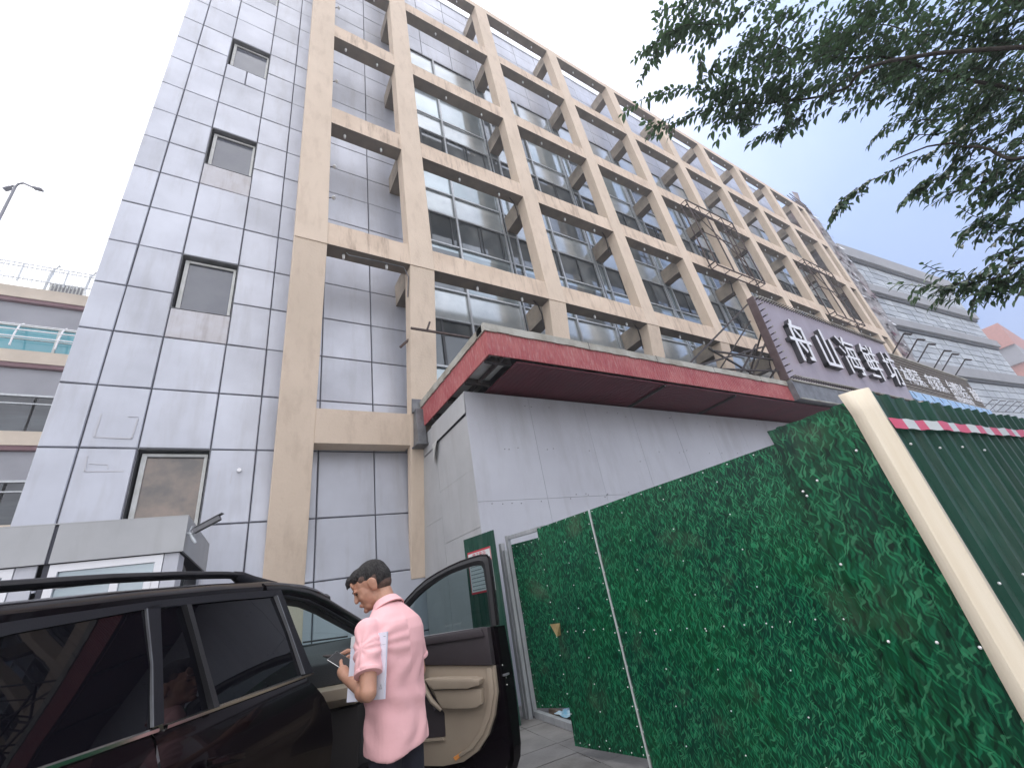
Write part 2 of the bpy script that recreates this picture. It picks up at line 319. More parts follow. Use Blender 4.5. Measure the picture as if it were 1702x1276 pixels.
ORG = {}
def root(name, loc, label, cat, group=None, kind=None):
    o = bpy.data.objects.new(name, None); C.objects.link(o); o.location = loc; o.empty_display_size = .2
    ORG[o] = Vector(loc); o['label'] = label; o['category'] = cat
    if group: o['group'] = group
    if kind: o['kind'] = kind
    return o
def build(name, mb, mats, parent=None, label=None, cat=None, group=None, kind=None, smooth=False, bevel=0, angle=40, loc=None):
    if not isinstance(mats, (list, tuple)): mats = [mats]
    me = bpy.data.meshes.new(name)
    org = Vector(loc) if loc is not None else (ORG[parent] if parent is not None else Vector((0, 0, 0)))
    if parent is None and loc is None:
        a = np.array(mb.v); org = Vector(((a[:, 0].min() + a[:, 0].max()) / 2, (a[:, 1].min() + a[:, 1].max()) / 2, a[:, 2].min()))
    me.from_pydata([Vector(v) - org for v in mb.v], [], mb.f)
    for k in mats: me.materials.append(M[k] if isinstance(k, str) else k)
    me.polygons.foreach_set('material_index', mb.mi)
    if mb.uv:
        while len(mb.uv) < len(mb.v): mb.uv.append((0, 0))
        ul = me.uv_layers.new(name='UVMap')
        for l in me.loops: ul.data[l.index].uv = mb.uv[l.vertex_index]
    bm = bmesh.new(); bm.from_mesh(me); bmesh.ops.recalc_face_normals(bm, faces=bm.faces)
    if bevel:
        bmesh.ops.bevel(bm, geom=[e for e in bm.edges if len(e.link_faces) == 2 and e.calc_face_angle(0) > .6], offset=bevel, segments=2, affect='EDGES', profile=.6)
    if smooth:
        for f in bm.faces: f.smooth = True
        for e in bm.edges:
            if len(e.link_faces) == 2 and e.calc_face_angle(0) > R(angle): e.smooth = False
    bm.to_mesh(me); bm.free(); me.update()
    o = bpy.data.objects.new(name, me); C.objects.link(o); ORG[o] = org
    if parent is not None: o.parent = parent; o.location = org - ORG[parent]
    else: o.location = org
    if label: o['label'] = label
    if cat: o['category'] = cat
    if group: o['group'] = group
    if kind: o['kind'] = kind
    return o
BALL = {}
def ball(name, p, r, mt, parent):
    if (r, mt) not in BALL:
        b_ = MB(); b_.ell((0, 0, 0), (r, r, r), n=8); m2 = bpy.data.meshes.new(name); m2.from_pydata(b_.v, [], b_.f); m2.materials.append(M[mt]); BALL[(r, mt)] = m2
    o = bpy.data.objects.new(name, BALL[(r, mt)]); C.objects.link(o); o.parent = parent; o.location = Vector(p) - ORG[parent]; return o
def setlabel(o, l): o['label'] = l; return o
def bake(o):
    """apply the modifiers of o to its own mesh"""
    dg = bpy.context.evaluated_depsgraph_get(); me = bpy.data.meshes.new_from_object(o.evaluated_get(dg)); o.modifiers.clear(); o.data = me; return o
def remesh(o, vox, smooth=6, fac=.5):
    r = o.modifiers.new('r', 'REMESH'); r.mode = 'VOXEL'; r.voxel_size = vox; r.use_smooth_shade = True
    s = o.modifiers.new('s', 'SMOOTH'); s.iterations = smooth; s.factor = fac
    mats = list(o.data.materials); bake(o)
    if not o.data.materials:
        for k in mats: o.data.materials.append(k)
    for p in o.data.polygons: p.use_smooth = True
    return o

# ------------------------------------------------------------------ ground
g = MB()
g.add([(-148, -148, GZ - .02), (148, -148, GZ - .02), (148, 148, GZ - .02), (-148, 148, GZ - .02)], [(0, 1, 2, 3)])
build('ground', g, 'asphalt', kind='structure', loc=(0, 0, GZ))
mpave = mat('grey_paving', (.20, .195, .185), (.125, .12, .115), rough=.85, scale=2.2, detail=10, bump=.25, bscale=40, island=.10, lo=.35, hi=.68)
g = MB(); rr = random.Random(3)
g.box((-6, -1.2, GZ - .1), (26, 9.0, GZ - .012), 1)
ang = R(-8); ca, sa = math.cos(ang), math.sin(ang)
for i in range(-8, 46):
    for j in range(-3, 22):
        x, y = i * .602, j * .402 + .3
        X, Y = 1.0 + x * ca - y * sa, -.4 + x * sa + y * ca
        if not (-5 < X < 24 and -1.1 < Y < 8.9): continue
        h = rr.uniform(-.003, .003); e = .004
        c = [(e, e), (.602 - e, e), (.602 - e, .402 - e), (e, .402 - e)]
        pts = [(X + a * ca - b * sa, Y + a * sa + b * ca) for a, b in c]
        g.hexa([(p[0], p[1], GZ - .03) for p in pts] + [(p[0], p[1], GZ + h) for p in pts])
build('pavement', g, [mpave, 'joint'], kind='structure', loc=(0, 0, GZ))

# ------------------------------------------------------------------ the office building
WY = 9.0
B = root('office_building', (10, WY, GZ), 'long grey panelled office building fronted by a deep beige grid of columns and beams', 'building')
rr = random.Random(11)
ZJ = [-1.35, -.3, .81, 1.92, 3.26, 4.40, 5.52, 6.58, 7.65, 8.77, 9.89, 10.97, 12.03, 13.14, 14.34, 15.37, 16.43, 17.6, 18.7, 19.8, 20.82, 21.9, 23.0, 24.1, 25.2, 26.3, 27.45]
XJ = [-2.76, -2.28, -1.55, -.54, .18, 1.27, 2.38, 3.40]
WIN = [(1.85, 3.26), (6.23, 7.65), (10.63, 12.03), (15.02, 16.43), (19.45, 20.82), (23.85, 25.2)]
def panel(mb, x0, x1, z0, z1, y=WY, g_=.0095, mi=0):
    t = rr.uniform(-.006, .006); u = rr.uniform(-.007, .007); d = .02; c = .012
    x0 += g_; x1 -= g_; z0 += g_; z1 -= g_
    o = [(x0, y - d + c, z0), (x1, y - d + c, z0), (x1, y - d + c, z1), (x0, y - d + c, z1)]
    i = [(x0 + c, y - d - c * .3 + t, z0 + c), (x1 - c, y - d - c * .3 - t, z0 + c), (x1 - c, y - d - c * .3 - t + u, z1 - c), (x0 + c, y - d - c * .3 + t + u, z1 - c)]
    b = [(p[0], y + .03, p[2]) for p in o]
    mb.add(b + o + i, [(0, 1, 5, 4), (1, 2, 6, 5), (2, 3, 7, 6), (3, 0, 4, 7), (4, 5, 9, 8), (5, 6, 10, 9), (6, 7, 11, 10), (7, 4, 8, 11), (8, 9, 10, 11)], mi)
wall = MB()
# dark backing behind the joints, cut round the window recesses
bz = [GZ] + [z for w_ in WIN for z in w_] + [27.45]
for k in range(0, len(bz), 2): wall.box((-1.55, WY + .0, bz[k]), (-.54, WY + .5, bz[k + 1]), 1)
wall.box((-2.75, WY, GZ), (-1.55, WY + .5, 27.44), 1); wall.box((-.54, WY, GZ), (3.4, WY + .5, 27.44), 1)
for a in range(len(XJ) - 1):
    for b in range(len(ZJ) - 1):
        x0, x1, z0, z1 = XJ[a], XJ[a + 1], ZJ[b], ZJ[b + 1]
        if a == 2:
            hit = [w_ for w_ in WIN if w_[0] < z1 - .05 and w_[1] > z0 + .05]
            if hit:
                w_ = hit[0]
                if w_[0] - z0 > .2:
                    if abs(w_[0] - 15.02) < .1: panel(wall, x0, (x0 + x1) / 2, z0, w_[0]); panel(wall, (x0 + x1) / 2, x1, z0, w_[0])
                    else: panel(wall, x0, x1, z0, w_[0], mi=2 if w_[0] < 12 else 0)
                if z1 - w_[1] > .2: panel(wall, x0, x1, w_[1], z1)
                continue
        panel(wall, x0, x1, z0, z1)
# upper parapet zone of panels along the whole front
xs = [3.40 + 1.4287 * i for i in range(26)]
for a in range(len(xs) - 1):
    for z0, z1 in ((21.3, 22.35), (22.35, 23.4), (23.4, 24.45), (24.45, 25.5), (25.5, 26.5), (26.5, 27.45)):
        panel(wall, xs[a], xs[a + 1], z0, z1)
wall.box((3.4, WY, 21.3), (39.1, WY + .5, 27.44), 1)
# side and roof volume
wall.box((-2.75, WY + .5, GZ), (39.6, 24, 27.3), 3)
# coping
wall.box((-2.80, WY - .06, 27.45), (39.2, WY + .5, 27.56), 0)
build('wall', wall, ['panel', 'joint', 'panel_dirty', 'greyboard'], B)
# ghost of a removed sign: sealant lines left on two panels, screws
st = MB()
def seal(pts, w_, y=WY - .0275):
    for (xa, za), (xb, zb) in zip(pts, pts[1:]):
        dx, dz = xb - xa, zb - za; L_ = math.hypot(dx, dz); nx, nz_ = -dz / L_ * w_ / 2, dx / L_ * w_ / 2
        st.hexa([(xa - nx, y - .004, za - nz_), (xb - nx, y - .004, zb - nz_), (xb + nx, y - .004, zb + nz_), (xa + nx, y - .004, za + nz_),
                 (xa - nx, y + .004, za - nz_), (xb - nx, y + .004, zb - nz_), (xb + nx, y + .004, zb + nz_), (xa + nx, y + .004, za + nz_)])
msl = mat('old_sealant', (.50, .50, .53), rough=.8)
def sdone():
    global st
    build('sealant_mark', st, msl, B); st = MB()
seal([(-2.12, 3.86), (-2.13, 3.44), (-1.66, 3.43), (-1.64, 3.80)], .022); sdone(); seal([(-1.78, 3.83), (-1.64, 3.83)], .008); sdone()
seal([(-2.15, 3.12), (-2.13, 2.86), (-1.66, 2.86)], .02); sdone(); seal([(-2.10, 2.99), (-1.88, 2.97), (-1.86, 2.9)], .012); sdone()
seal([(-.36, 2.86), (-.37, 2.68)], .012); sdone(); seal([(-.16, 2.84), (-.17, 2.62)], .012); sdone()
dk = MB(); dk.tube([(-.06, WY - .03, 2.86), (-.06, WY - .075, 2.86)], .035, 14); build('round_cover', dk, 'white', B)
# left windows
for k, (z0, z1) in enumerate(WIN):
    x0, x1 = -1.55, -.54
    f = MB(); yb = WY + .22; t = .05
    f.box((x0, WY - .005, z1 - .006), (x1, yb, z1), 1); f.box((x0, WY - .005, z0), (x0 + .006, yb, z1 - .006), 1); f.box((x1 - .006, WY - .005, z0), (x1, yb, z1 - .006), 1)
    f.box((x0 + .006, WY - .02, z0), (x1 - .006, yb, z0 + .012), 1)
    y0 = WY + .10; X0, X1, Z0, Z1 = x0 + .055, x1 - .03, z0 + .012, z1 - .05
    f.box((X0, y0, Z0), (X0 + t + .02, y0 + .06, Z1)); f.box((X1 - t, y0, Z0), (X1, y0 + .06, Z1))
    f.box((X0 + t + .02, y0, Z1 - t), (X1 - t, y0 + .06, Z1)); f.box((X0 + t + .02, y0, Z0), (X1 - t, y0 + .06, Z0 + t))
    f.box((X0 + t + .02, y0 + .02, Z1 - t - .012), (X1 - t, y0 + .055, Z1 - t), 1)
    wo = build('window', f, ['whiteframe', 'steel'], B)
    p = MB(); p.add([(X0 + t + .02, y0 + .04, Z0 + t), (X1 - t, y0 + .04, Z0 + t), (X1 - t, y0 + .045, Z1 - t - .012), (X0 + t + .02, y0 + .045, Z1 - t - .012)], [(0, 1, 2, 3)])
    build('pane', p, mat('dusty_pane', (.12, .11, .10), (.27, .21, .17), rough=.08, scale=2.2, detail=8, spec=.8) if k == 0 else mat('office_pane', (.10, .11, .14), (.145, .155, .18), rough=.06, scale=.9, spec=.8), wo)

# curtain wall windows behind the grid
P0, PP = 3.04, 4.286
COLS = [(.46, 1.12)] + [(P0 + PP * k, P0 + PP * k + .64) for k in range(9)] + [(39.08, 39.72)]
ROWS = [(7.70, 8.37), (12.14, 12.84), (16.58, 17.28), (21.03, 21.68), (25.42, 25.85)]
ST = [(1.2, 2.8, 4.0, 5.45), (5.45, 7.25, 8.35, 10.0), (10.0, 11.58, 12.66, 14.45), (14.45, 15.92, 16.98, 18.75), (18.75, 20.1, 21.3, 21.3)]
for k in range(9):
    X0 = P0 + PP * k + (.36 if k == 0 else .0); XE = P0 + PP * (k + 1) if k < 8 else 39.1
    xm = [v for v in (P0 + PP * k + .39, P0 + PP * k + 2.26, P0 + PP * k + 4.16) if X0 + .1 < v < XE - .05]
    edges = [X0] + xm + [XE]
    for s, (za, zb, zc, zd) in enumerate(ST):
        fr = MB(); y = WY
        for e in edges[1:-1]: fr.box((e - .032, y - .05, za), (e + .032, y + .02, zd), 0)
        for e in edges[:1]: fr.box((e + .002, y - .03, za), (e + .045, y + .02, zd), 0)
        tz = [za + .22, zb, zc] if zd > zc else [za + .22, zb]
        for z in tz:
            for a, b in zip(edges, edges[1:]):
                fr.box((a + .034, y - .03, z - .028), (b - .034, y + .018, z + .028), 0)
        # dark sliding sashes in the vision row
        for a, b in zip(edges, edges[1:]):
            if b - a < 1.2: continue
            n = 2; wd = (b - a - .09) / n; off = rr.choice([0, 0, .12, -.3])
            for q in range(n):
                sx = a + .045 + wd * q + (off if q == 1 else 0) * .5; yy = y - .012 + .016 * q
                ex = min(sx + wd, b - .045)
                fr.box((sx, yy, za + .26), (sx + .04, yy + .014, zb - .03), 1); fr.box((ex - .04, yy, za + .26), (ex, yy + .014, zb - .03), 1)
                fr.box((sx + .04, yy, zb - .07), (ex - .04, yy + .014, zb - .03), 1)
        wo = build('curtain_wall_window', fr, ['alu', 'darkframe'], B)
        pn = MB(); pu = MB()
        def quad(mb, a, b, z0, z1, yy, mi=0):
            j1, j2 = rr.uniform(-.005, .005), rr.uniform(-.006, .006)
            mb.add([(a, yy + j1, z0), (b, yy - j1, z0), (b, yy - j1 + j2, z1), (a, yy + j1 + j2, z1)], [(0, 1, 2, 3)], mi)
        for a, b in zip(edges, edges[1:]):
            if b - a > 1.2:
                quad(pn, a + .02, (a + b) / 2, za + .22, zb, y + .035); quad(pn, (a + b) / 2, b - .02, za + .22, zb, y + .045)
            else: quad(pn, a + .02, b - .02, za + .22, zb, y + .04, rr.choice([0, 1]))
            quad(pn, a + .02, b - .02, za, za + .22, y + .04, 1)
            if zd > zc: quad(pu, a + .02, b - .02, zc, zd, y + .04, 1 if rr.random() < .75 else 0)
        build('pane', pn, ['pane', 'pane2'], wo)
        if pu.v: build('upper_pane', pu, ['pane', 'pane2'], wo)
        sp = MB()
        for a, b in zip(edges, edges[1:]): quad(sp, a + .02, b - .02, zb, zc, y + .038)
        build('spandrel', sp, 'spandrel', wo)
bw = MB(); bw.box((3.4, WY + .1, GZ), (39.1, WY + .5, 21.3)); bw.box((3.4, WY + .0, GZ), (39.1, WY + .1, 1.2)); build('core_wall', bw, 'joint', B)

# the beige grid: vertical above z 7.7, battered back to the wall below it
FY, TH, ZC, ZB = 7.695, .40, 7.70, .63
def fy(z): return FY if z >= ZC else FY + (ZC - z) / (ZC - ZB) * (WY - FY)
for k, (a, b) in enumerate(COLS):
    c = MB()
    c.box((a, FY, ZC + .0), (b, FY + TH, 25.85))
    z0 = GZ if k == 0 else ZB
    bo = WY - .03 if k else WY + .02
    yb = fy(z0) if k else WY - .03
    if k == 0:
        c.hexa([(a, fy(ZB), ZB), (b, fy(ZB), ZB), (b, WY + .1, ZB), (a, WY + .1, ZB), (a, FY + .02, ZC), (b, FY + .02, ZC), (b, FY + TH + .02, ZC), (a, FY + TH + .02, ZC)])
        c.box((a, WY - .035, GZ), (b, WY + .01, ZB))
    else:
        c.hexa([(a, fy(ZB) - .04, ZB), (b, fy(ZB) - .04, ZB), (b, WY + .1, ZB), (a, WY + .1, ZB), (a, FY + .02, ZC), (b, FY + .02, ZC), (b, FY + TH + .02, ZC), (a, FY + TH + .02, ZC)])
    build('column', c, 'stone', B, bevel=.012)
for r_, (z0, z1) in enumerate([(3.26, 3.94)] + ROWS):
    c = MB(); so_ = MB()
    for (a0, a1), (b0, b1) in zip(COLS, COLS[1:]):
        if r_ == 0:
            c.hexa([(a1, fy(z0), z0), (b0, fy(z0), z0), (b0, fy(z0) + TH, z0), (a1, fy(z0) + TH, z0), (a1, fy(z1), z1), (b0, fy(z1), z1), (b0, fy(z1) + TH, z1), (a1, fy(z1) + TH, z1)])
        else:
            # slightly uneven worn edges
            n = 10; xs_ = [a1 + (b0 - a1) * i / n for i in range(n + 1)]
            dz = [0] + [rr.uniform(-.012, .004) for _ in range(n - 1)] + [0]
            vs = []
            for i, x in enumerate(xs_):
                vs += [(x, FY + .0, z0), (x, FY + TH, z0), (x, FY + TH, z1 + dz[i]), (x, FY + rr.uniform(0, .012), z1 + dz[i])]
            fs = []
            for i in range(n):
                for q in range(4): fs.append((i * 4 + q, i * 4 + (q + 1) % 4, (i + 1) * 4 + (q + 1) % 4, (i + 1) * 4 + q))
            fs += [(0, 1, 2, 3), (n * 4, n * 4 + 3, n * 4 + 2, n * 4 + 1)]
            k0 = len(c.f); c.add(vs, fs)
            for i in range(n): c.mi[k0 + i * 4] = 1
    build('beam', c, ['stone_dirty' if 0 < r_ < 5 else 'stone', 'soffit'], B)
nb = 0
for r_, (z0, z1) in enumerate(ROWS):
    for k, (a, b) in enumerate(COLS[1:10]):
        c = MB(); zz = z0 - (.42 if r_ else .36)
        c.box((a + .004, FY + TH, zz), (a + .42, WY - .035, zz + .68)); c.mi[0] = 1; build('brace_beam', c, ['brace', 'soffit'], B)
# small lamps hanging below the beams (at most two a bay)
for r_, (z0, z1) in enumerate(ROWS):
    for k, ((a0, a1), (b0, b1)) in enumerate(zip(COLS, COLS[1:])):
        for q in ((.2, .72) if k == 0 else (.36, .76)):
            if k == 9: continue
            x = a1 + (b0 - a1) * q; y = FY + .2; c = MB()
            c.tube([(x, y, z0), (x, y, z0 - .05)], .028, 8, 1); c.tube([(x, y, z0 - .05), (x, y, z0 - .15)], [.035, .028], 10, 0)
            build('lamp_bulb', c, ['bulb', 'steel'], B)
# conduit under the lowest beam and small wall bits
c = MB(); c.tube([(1.55, FY + .12, 7.68), (1.6, FY + .12, 7.62), (2.4, FY + .12, 7.66), (2.9, FY + .1, 7.64), (3.02, FY + .14, 7.4), (3.02, FY + .3, 6.9)], .014, 6)
build('conduit', c, 'steel', B)
c = MB()
for k in (1, 2, 4, 6):
    a = COLS[k + 1][0]; c.tube([(a - .45, FY + .2, 7.66), (a - .25, FY + .28, 7.6), (a - .06, FY + .42, 7.42), (a - .03, FY + .5, 6.95)], .022, 6)
    c.tube([(a - .45, FY + .2, 12.1), (a - .25, FY + .28, 12.05), (a - .06, FY + .42, 11.85), (a - .03, FY + .5, 11.5)], .022, 6)
build('loose_cable', c, 'blacksteel', B)
# little spotlights on the left reveal of the first bay
for z in (9.4, 10.55, 14.4, 18.8):
    c = MB(); c.tube([(1.12, FY + .2, z), (1.2, FY + .15, z)], .014, 6, 1); c.ell((1.25, FY + .13, z), (.05, .06, .045), n=10); build('spotlight', c, ['bulb', 'steel'], B, smooth=True)
# the end bay where cladding has been torn off
e = MB(); nx, nz2 = 9, 40
def tz(i, j):
    x = 39.74 + 3.9 * i / nx; z = GZ + (28.2 + GZ * -1) * j / nz2
    if z > 21.5: x = min(x, 43.6 - (z - 21.5) * .42)
    y = FY + .10 + .22 * mnoise.noise(Vector((x * .9, z * .6, 3))) + .14 * mnoise.noise(Vector((x * 3, z * 2.4, 8)))
    return (x, y, z)
vs = [tz(i, j) for j in range(nz2 + 1) for i in range(nx + 1)]
fs = [(j * (nx + 1) + i, j * (nx + 1) + i + 1, (j + 1) * (nx + 1) + i + 1, (j + 1) * (nx + 1) + i) for j in range(nz2) for i in range(nx)]
e.add(vs, fs)
e.hexa([(39.74, FY + .5, GZ), (43.6, FY + .5, GZ), (43.6, 12, GZ), (39.74, 12, GZ), (39.74, FY + .5, 26.6), (40.9, FY + .5, 26.6), (40.9, 12, 26.6), (39.74, 12, 26.6)])
for q in range(150):
    x = rr.uniform(39.8, 43.3); z = rr.uniform(3, 26)
    if z > 21.5 and x > 43.4 - (z - 21.5) * .42: continue
    a = rr.uniform(.15, .6); b_ = rr.uniform(.1, .45); t_ = rr.uniform(-.35, .35)
    e.add([(x, FY - .02, z), (x + a, FY - .05 + t_ * .3, z + t_ * .3), (x + a * .9, FY + .05, z + b_), (x - .1, FY + .02 - t_ * .2, z + b_)], [(0, 1, 2, 3)], 1 if rr.random() < .25 else (2 if rr.random() < .3 else 0))
build('torn_end_bay', e, ['rubble', 'redsoffit', 'white'], B)
# plants and loose frame on the roof corner
rf = MB()
for q in range(3):
    y = FY + .3 + q * .8; rf.bar((40.1, y, 26.6), (40.1, y, 27.6), .05); rf.bar((40.1, y, 27.6), (42.6, y, 27.1), .04)
for q in ((40.1, 27.6), (41.3, 27.35), (42.6, 27.1)): rf.bar((q[0], FY + .3, q[1]), (q[0], FY + 1.9, q[1]), .04)
for q in range(6): rf.bar((38.0 + q * .5, FY - .02, 25.9), (38.1 + q * .5, FY + .2, 27.0 - .2 * (q % 3)), .05)
rf.bar((38, FY - .02, 26.9), (40.6, FY - .02, 26.5), .05); rf.bar((38, FY - .02, 26.4), (40.6, FY - .02, 26.2), .05)
build('roof_frame', rf, 'rust')
o = bpy.data.objects['roof_frame']; o['label'] = 'rusty light steel frame sticking up at the far top corner of the beige grid'; o['category'] = 'steel frame'

# ------------------------------------------------------------------ empty rusty sign frames hung on the grid
def rusty(x0, x1, z0, z1, lab, seed):
    q = random.Random(seed); t = root('sign_frame', ((x0 + x1) / 2, FY - .3, z0), lab, 'steel frame', 'empty rusty sign frames on the beige grid')
    y0, y1 = FY - .42, FY - .1; m_ = MB()
    for y in (y0, y1):
        m_.bar((x0, y, z0), (x0, y, z1), .05); m_.bar((x1, y, z0), (x1, y, z1), .05); m_.bar((x0, y, z0), (x1, y, z0), .05); m_.bar((x0, y, z1), (x1, y, z1), .05)
    build('outer_frame', m_, 'rust', t)
    m_ = MB(); n = 4
    for i in range(n + 1):
        x = x0 + (x1 - x0) * i / n; m_.bar((x, y0, z1), (x, y1, z1), .03); m_.bar((x, y0, z0), (x, y1, z0), .03)
        if 0 < i < n: m_.bar((x, y0 + .02, z1), (x, y0 + .02, z1 - .55), .03)
    m_.bar((x0, y0, z1 - .55), (x1, y0, z1 - .55), .05)
    for i in range(2): m_.bar((x0 + (x1 - x0) * (i + 1) / 3, y0, z0), (x0 + (x1 - x0) * (i + 1) / 3, y0, z1 - .55), .05)
    m_.bar((x0, y0, (z0 + z1) / 2), (x1, y0, (z0 + z1) / 2 + .1), .04); m_.bar((x0 + .2, y0 + .05, z1 - .6), (x1 - .6, y0 + .1, z0 + 1.2), .035)
    build('cross_bar', m_, 'rust', t)
    for z in (z0 + .25, z1 - .3, (z0 + z1) / 2):
        for x in (x0, x1): m_ = MB(); m_.bar((x, y0, z), (x, FY - .0, z), .05); build('wall_bracket', m_, 'blacksteel', t)
rusty(17.8, 21.85, 12.0, 16.35, 'nearer of two empty rusty sign frames on the beige grid, above the mauve sign', 1)
rusty(29.7, 33.7, 11.8, 16.3, 'farther of two empty rusty sign frames on the beige grid, near its far end', 2)

# ------------------------------------------------------------------ grey boarded entrance block under the canopy
EX0, EY0, EZ1 = 3.33, 6.33, 3.50
E_ = root('entrance_block', (8, 7.5, GZ), 'pale grey boarded entrance block standing under the red canopy', 'building')
c = MB(); c.box((EX0 + .02, EY0 + .02, GZ), (24, WY - .04, EZ1 - .003)); build('core', c, 'joint', E_)
fx = [EX0, 4.75, 6.20, 7.65, 9.10, 10.55, 12.0, 13.45, 14.9, 16.35, 17.8, 19.25, 20.7, 22.15, 24.0]
def board(mb, p, q, y0, y1, mi=0): mb.box((p[0], y0, p[1]), (q[0], y1, q[1]), mi)
c = MB()
for i, (a, b) in enumerate(zip(fx, fx[1:])):
    s = rr.uniform(-.003, .003)
    c.box((a + .003, EY0 - .012 + s, 1.467), (b - .003, EY0 + .02, EZ1)); c.box((a + .0035 , EY0 - .01 - s, GZ), (b - .003, EY0 + .02, 1.462))
build('front_board', c, 'greyboard', E_)
c = MB()
for _ in range(70):
    x = rr.uniform(3.5, 14); z = rr.choice([1.50, 3.3, 2.4, 1.42, rr.uniform(.2, 3.3)]) + rr.uniform(-.02, .02); c.tube([(x, EY0 - .014, z), (x, EY0 - .02, z)], .010, 6)
c.bar((6.20, EY0 - .016, 1.47), (6.24, EY0 - .016, 1.50), .03, .004)
build('fixing', c, 'steel', E_)
c = MB(); ys = [EY0 + .0, 7.82, WY - .05]
zl = [[GZ, 1.07, 2.03, 3.10], [GZ, .4, 1.55, 2.97]]
c.box((EX0 - .004, EY0 + .005, GZ), (EX0 + .02, 7.815, 1.066)); c.box((EX0 - .006, EY0 + .005, 1.072), (EX0 + .02, 7.815, 2.03)); c.box((EX0 - .003, EY0 + .005, 2.035), (EX0 + .02, 7.815, 3.02))
c.box((EX0 - .005, 7.825, GZ), (EX0 + .02, WY - .05, 1.55)); c.box((EX0 - .003, 7.825, 1.556), (EX0 + .02, WY - .05, 2.97)); c.box((EX0 - .006, 7.825, 3.0), (EX0 + .02, WY - .05, 3.45))
c.hexa([(EX0 - .03, EY0 - .02, 3.06), (EX0 - .02, EY0 - .02, 3.06), (EX0 - .02, 7.95, 3.06), (EX0 - .05, 7.95, 3.02), (EX0 - .01, EY0 - .02, 3.48), (EX0, EY0 - .02, 3.48), (EX0, 7.95, 3.48), (EX0 - .01, 7.95, 3.48)])
c.add([(EX0 - .05, 7.90, 3.04), (EX0 - .06, 7.60, 3.05), (EX0 - .10, 7.70, 2.80), (EX0 - .08, 7.84, 2.62), (EX0 - .04, 7.92, 2.75)], [(0, 1, 2, 3, 4)], 1)
build('side_board', c, ['greyboard2', 'whiteframe'], E_)

# ------------------------------------------------------------------ red canopy
K = root('canopy', (8, 6.5, 3.5), 'wide red sheet metal canopy projecting over the grey entrance block', 'canopy')
KX, KY, KZ0, KZ1 = 3.27, 5.16, 3.60, 4.07
def ribbed(mb, p0, p1, z0, z1, out, step=.075, dep=.010, jit=.0):
    """vertical rib sheet from p0 to p1 (xy), ribs towards out"""
    p0 = Vector((*p0, 0)); p1 = Vector((*p1, 0)); L_ = (p1 - p0).length; n = max(2, int(L_ / step)); o = Vector((*out, 0))
    pr = [(0, 0), (.12, 1), (.30, 1), (.42, 0)]
    pts = []
    for i in range(n):
        for a, h in pr: pts.append(p0 + (p1 - p0) * ((i + a) / n) + o * (h * dep))
    pts.append(p1)
    vs = []
    for p in pts: vs += [(p.x, p.y, z0), (p.x, p.y, z1)]
    mb.add(vs, [(2 * i, 2 * i + 2, 2 * i + 3, 2 * i + 1) for i in range(len(pts) - 1)])
c = MB(); ribbed(c, (KX, KY), (13.25, KY), KZ0, KZ1, (0, -1)); c.box((KX + .01, KY + .004, KZ0 + .005), (13.25, KY + .03, KZ1 - .002)); build('front_fascia', c, 'red', K)
c = MB(); ribbed(c, (KX, 8.45), (KX, KY), KZ0, KZ1, (-1, 0), dep=.008); c.box((KX + .004, KY + .04, KZ0 + .005), (KX + .03, 8.45, KZ1 - .002)); build('side_fascia', c, 'red', K)
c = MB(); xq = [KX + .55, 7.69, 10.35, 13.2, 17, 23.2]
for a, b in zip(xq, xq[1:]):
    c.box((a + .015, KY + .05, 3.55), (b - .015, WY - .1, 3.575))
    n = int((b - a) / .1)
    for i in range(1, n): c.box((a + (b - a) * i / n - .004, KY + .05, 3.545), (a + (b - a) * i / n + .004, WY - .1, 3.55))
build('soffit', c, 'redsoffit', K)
c = MB()
c.box((KX + .03, KY + .05, 3.70), (KX + .55, WY - .2, 3.72), 0)
for i in range(5): c.box((KX + .05, 5.35 + i * .8, 3.58), (KX + .55, 5.42 + i * .8, 3.69), 1)
c.box((KX + .3, KY + .05, 3.60), (KX + .34, WY - .2, 3.68), 1)
build('soffit_frame', c, ['whiteframe', 'blacksteel'], K)
for x in (7.69, 10.35): c = MB(); c.box((x - .03, KY + .06, 3.50), (x + .02, 7.0, 3.548)); build('soffit_joint', c, 'blacksteel', K)
c = MB(); n = 40
for (p, q) in (((KX - .03, KY - .03), (13.2, KY - .03)), ((KX - .03, 8.45), (KX - .03, KY - .03))):
    for i in range(n):
        a = [p[k] + (q[k] - p[k]) * i / n for k in (0, 1)]; b = [p[k] + (q[k] - p[k]) * (i + 1) / n for k in (0, 1)]
        z = 4.07 + rr.uniform(-.012, .008); z2 = 4.215 + rr.uniform(-.006, .006)
        if p[1] == q[1]: c.box((a[0], KY - .03, z), (b[0] - .0005, KY + .25, z2))
        else: c.box((KX - .03, min(a[1], b[1]) + .0005 + (.28 if i == n - 1 else 0), z), (KX + .25, max(a[1], b[1]), z2))
for x in (5.6, 7.6, 9.7, 11.8): c.box((x, KY - .033, 4.06), (x + .01, KY + .2, 4.225), 1)
build('edge_trim', c, ['whitetrim', 'joint'], K)
c = MB(); c.box((KX + .25, KY + .2, 4.10), (23.2, WY - .1, 4.14)); build('roof_sheet', c, 'steel', K)
c = MB(); c.box((3.10, 8.2, 3.20), (3.30, 8.62, 4.0)); c.box((3.06, 8.3, 3.95), (3.36, 8.66, 4.28)); c.box((3.06, 8.18, 3.17), (3.34, 8.64, 3.2))
build('bracket', c, 'steel', K, bevel=.01)
c = MB(); c.bar((2.9, 7.62, 5.70), (4.36, 7.62, 5.72), .05, .04); c.bar((3.28, 7.6, 5.72), (3.36, 7.6, 5.95), .04); c.bar((2.86, 8.3, 5.60), (3.08, 8.2, 5.83), .045); c.bar((4.4, 7.5, 4.2), (4.0, 7.5, 4.75), .05)
build('steel_bar', c, 'rust', K)

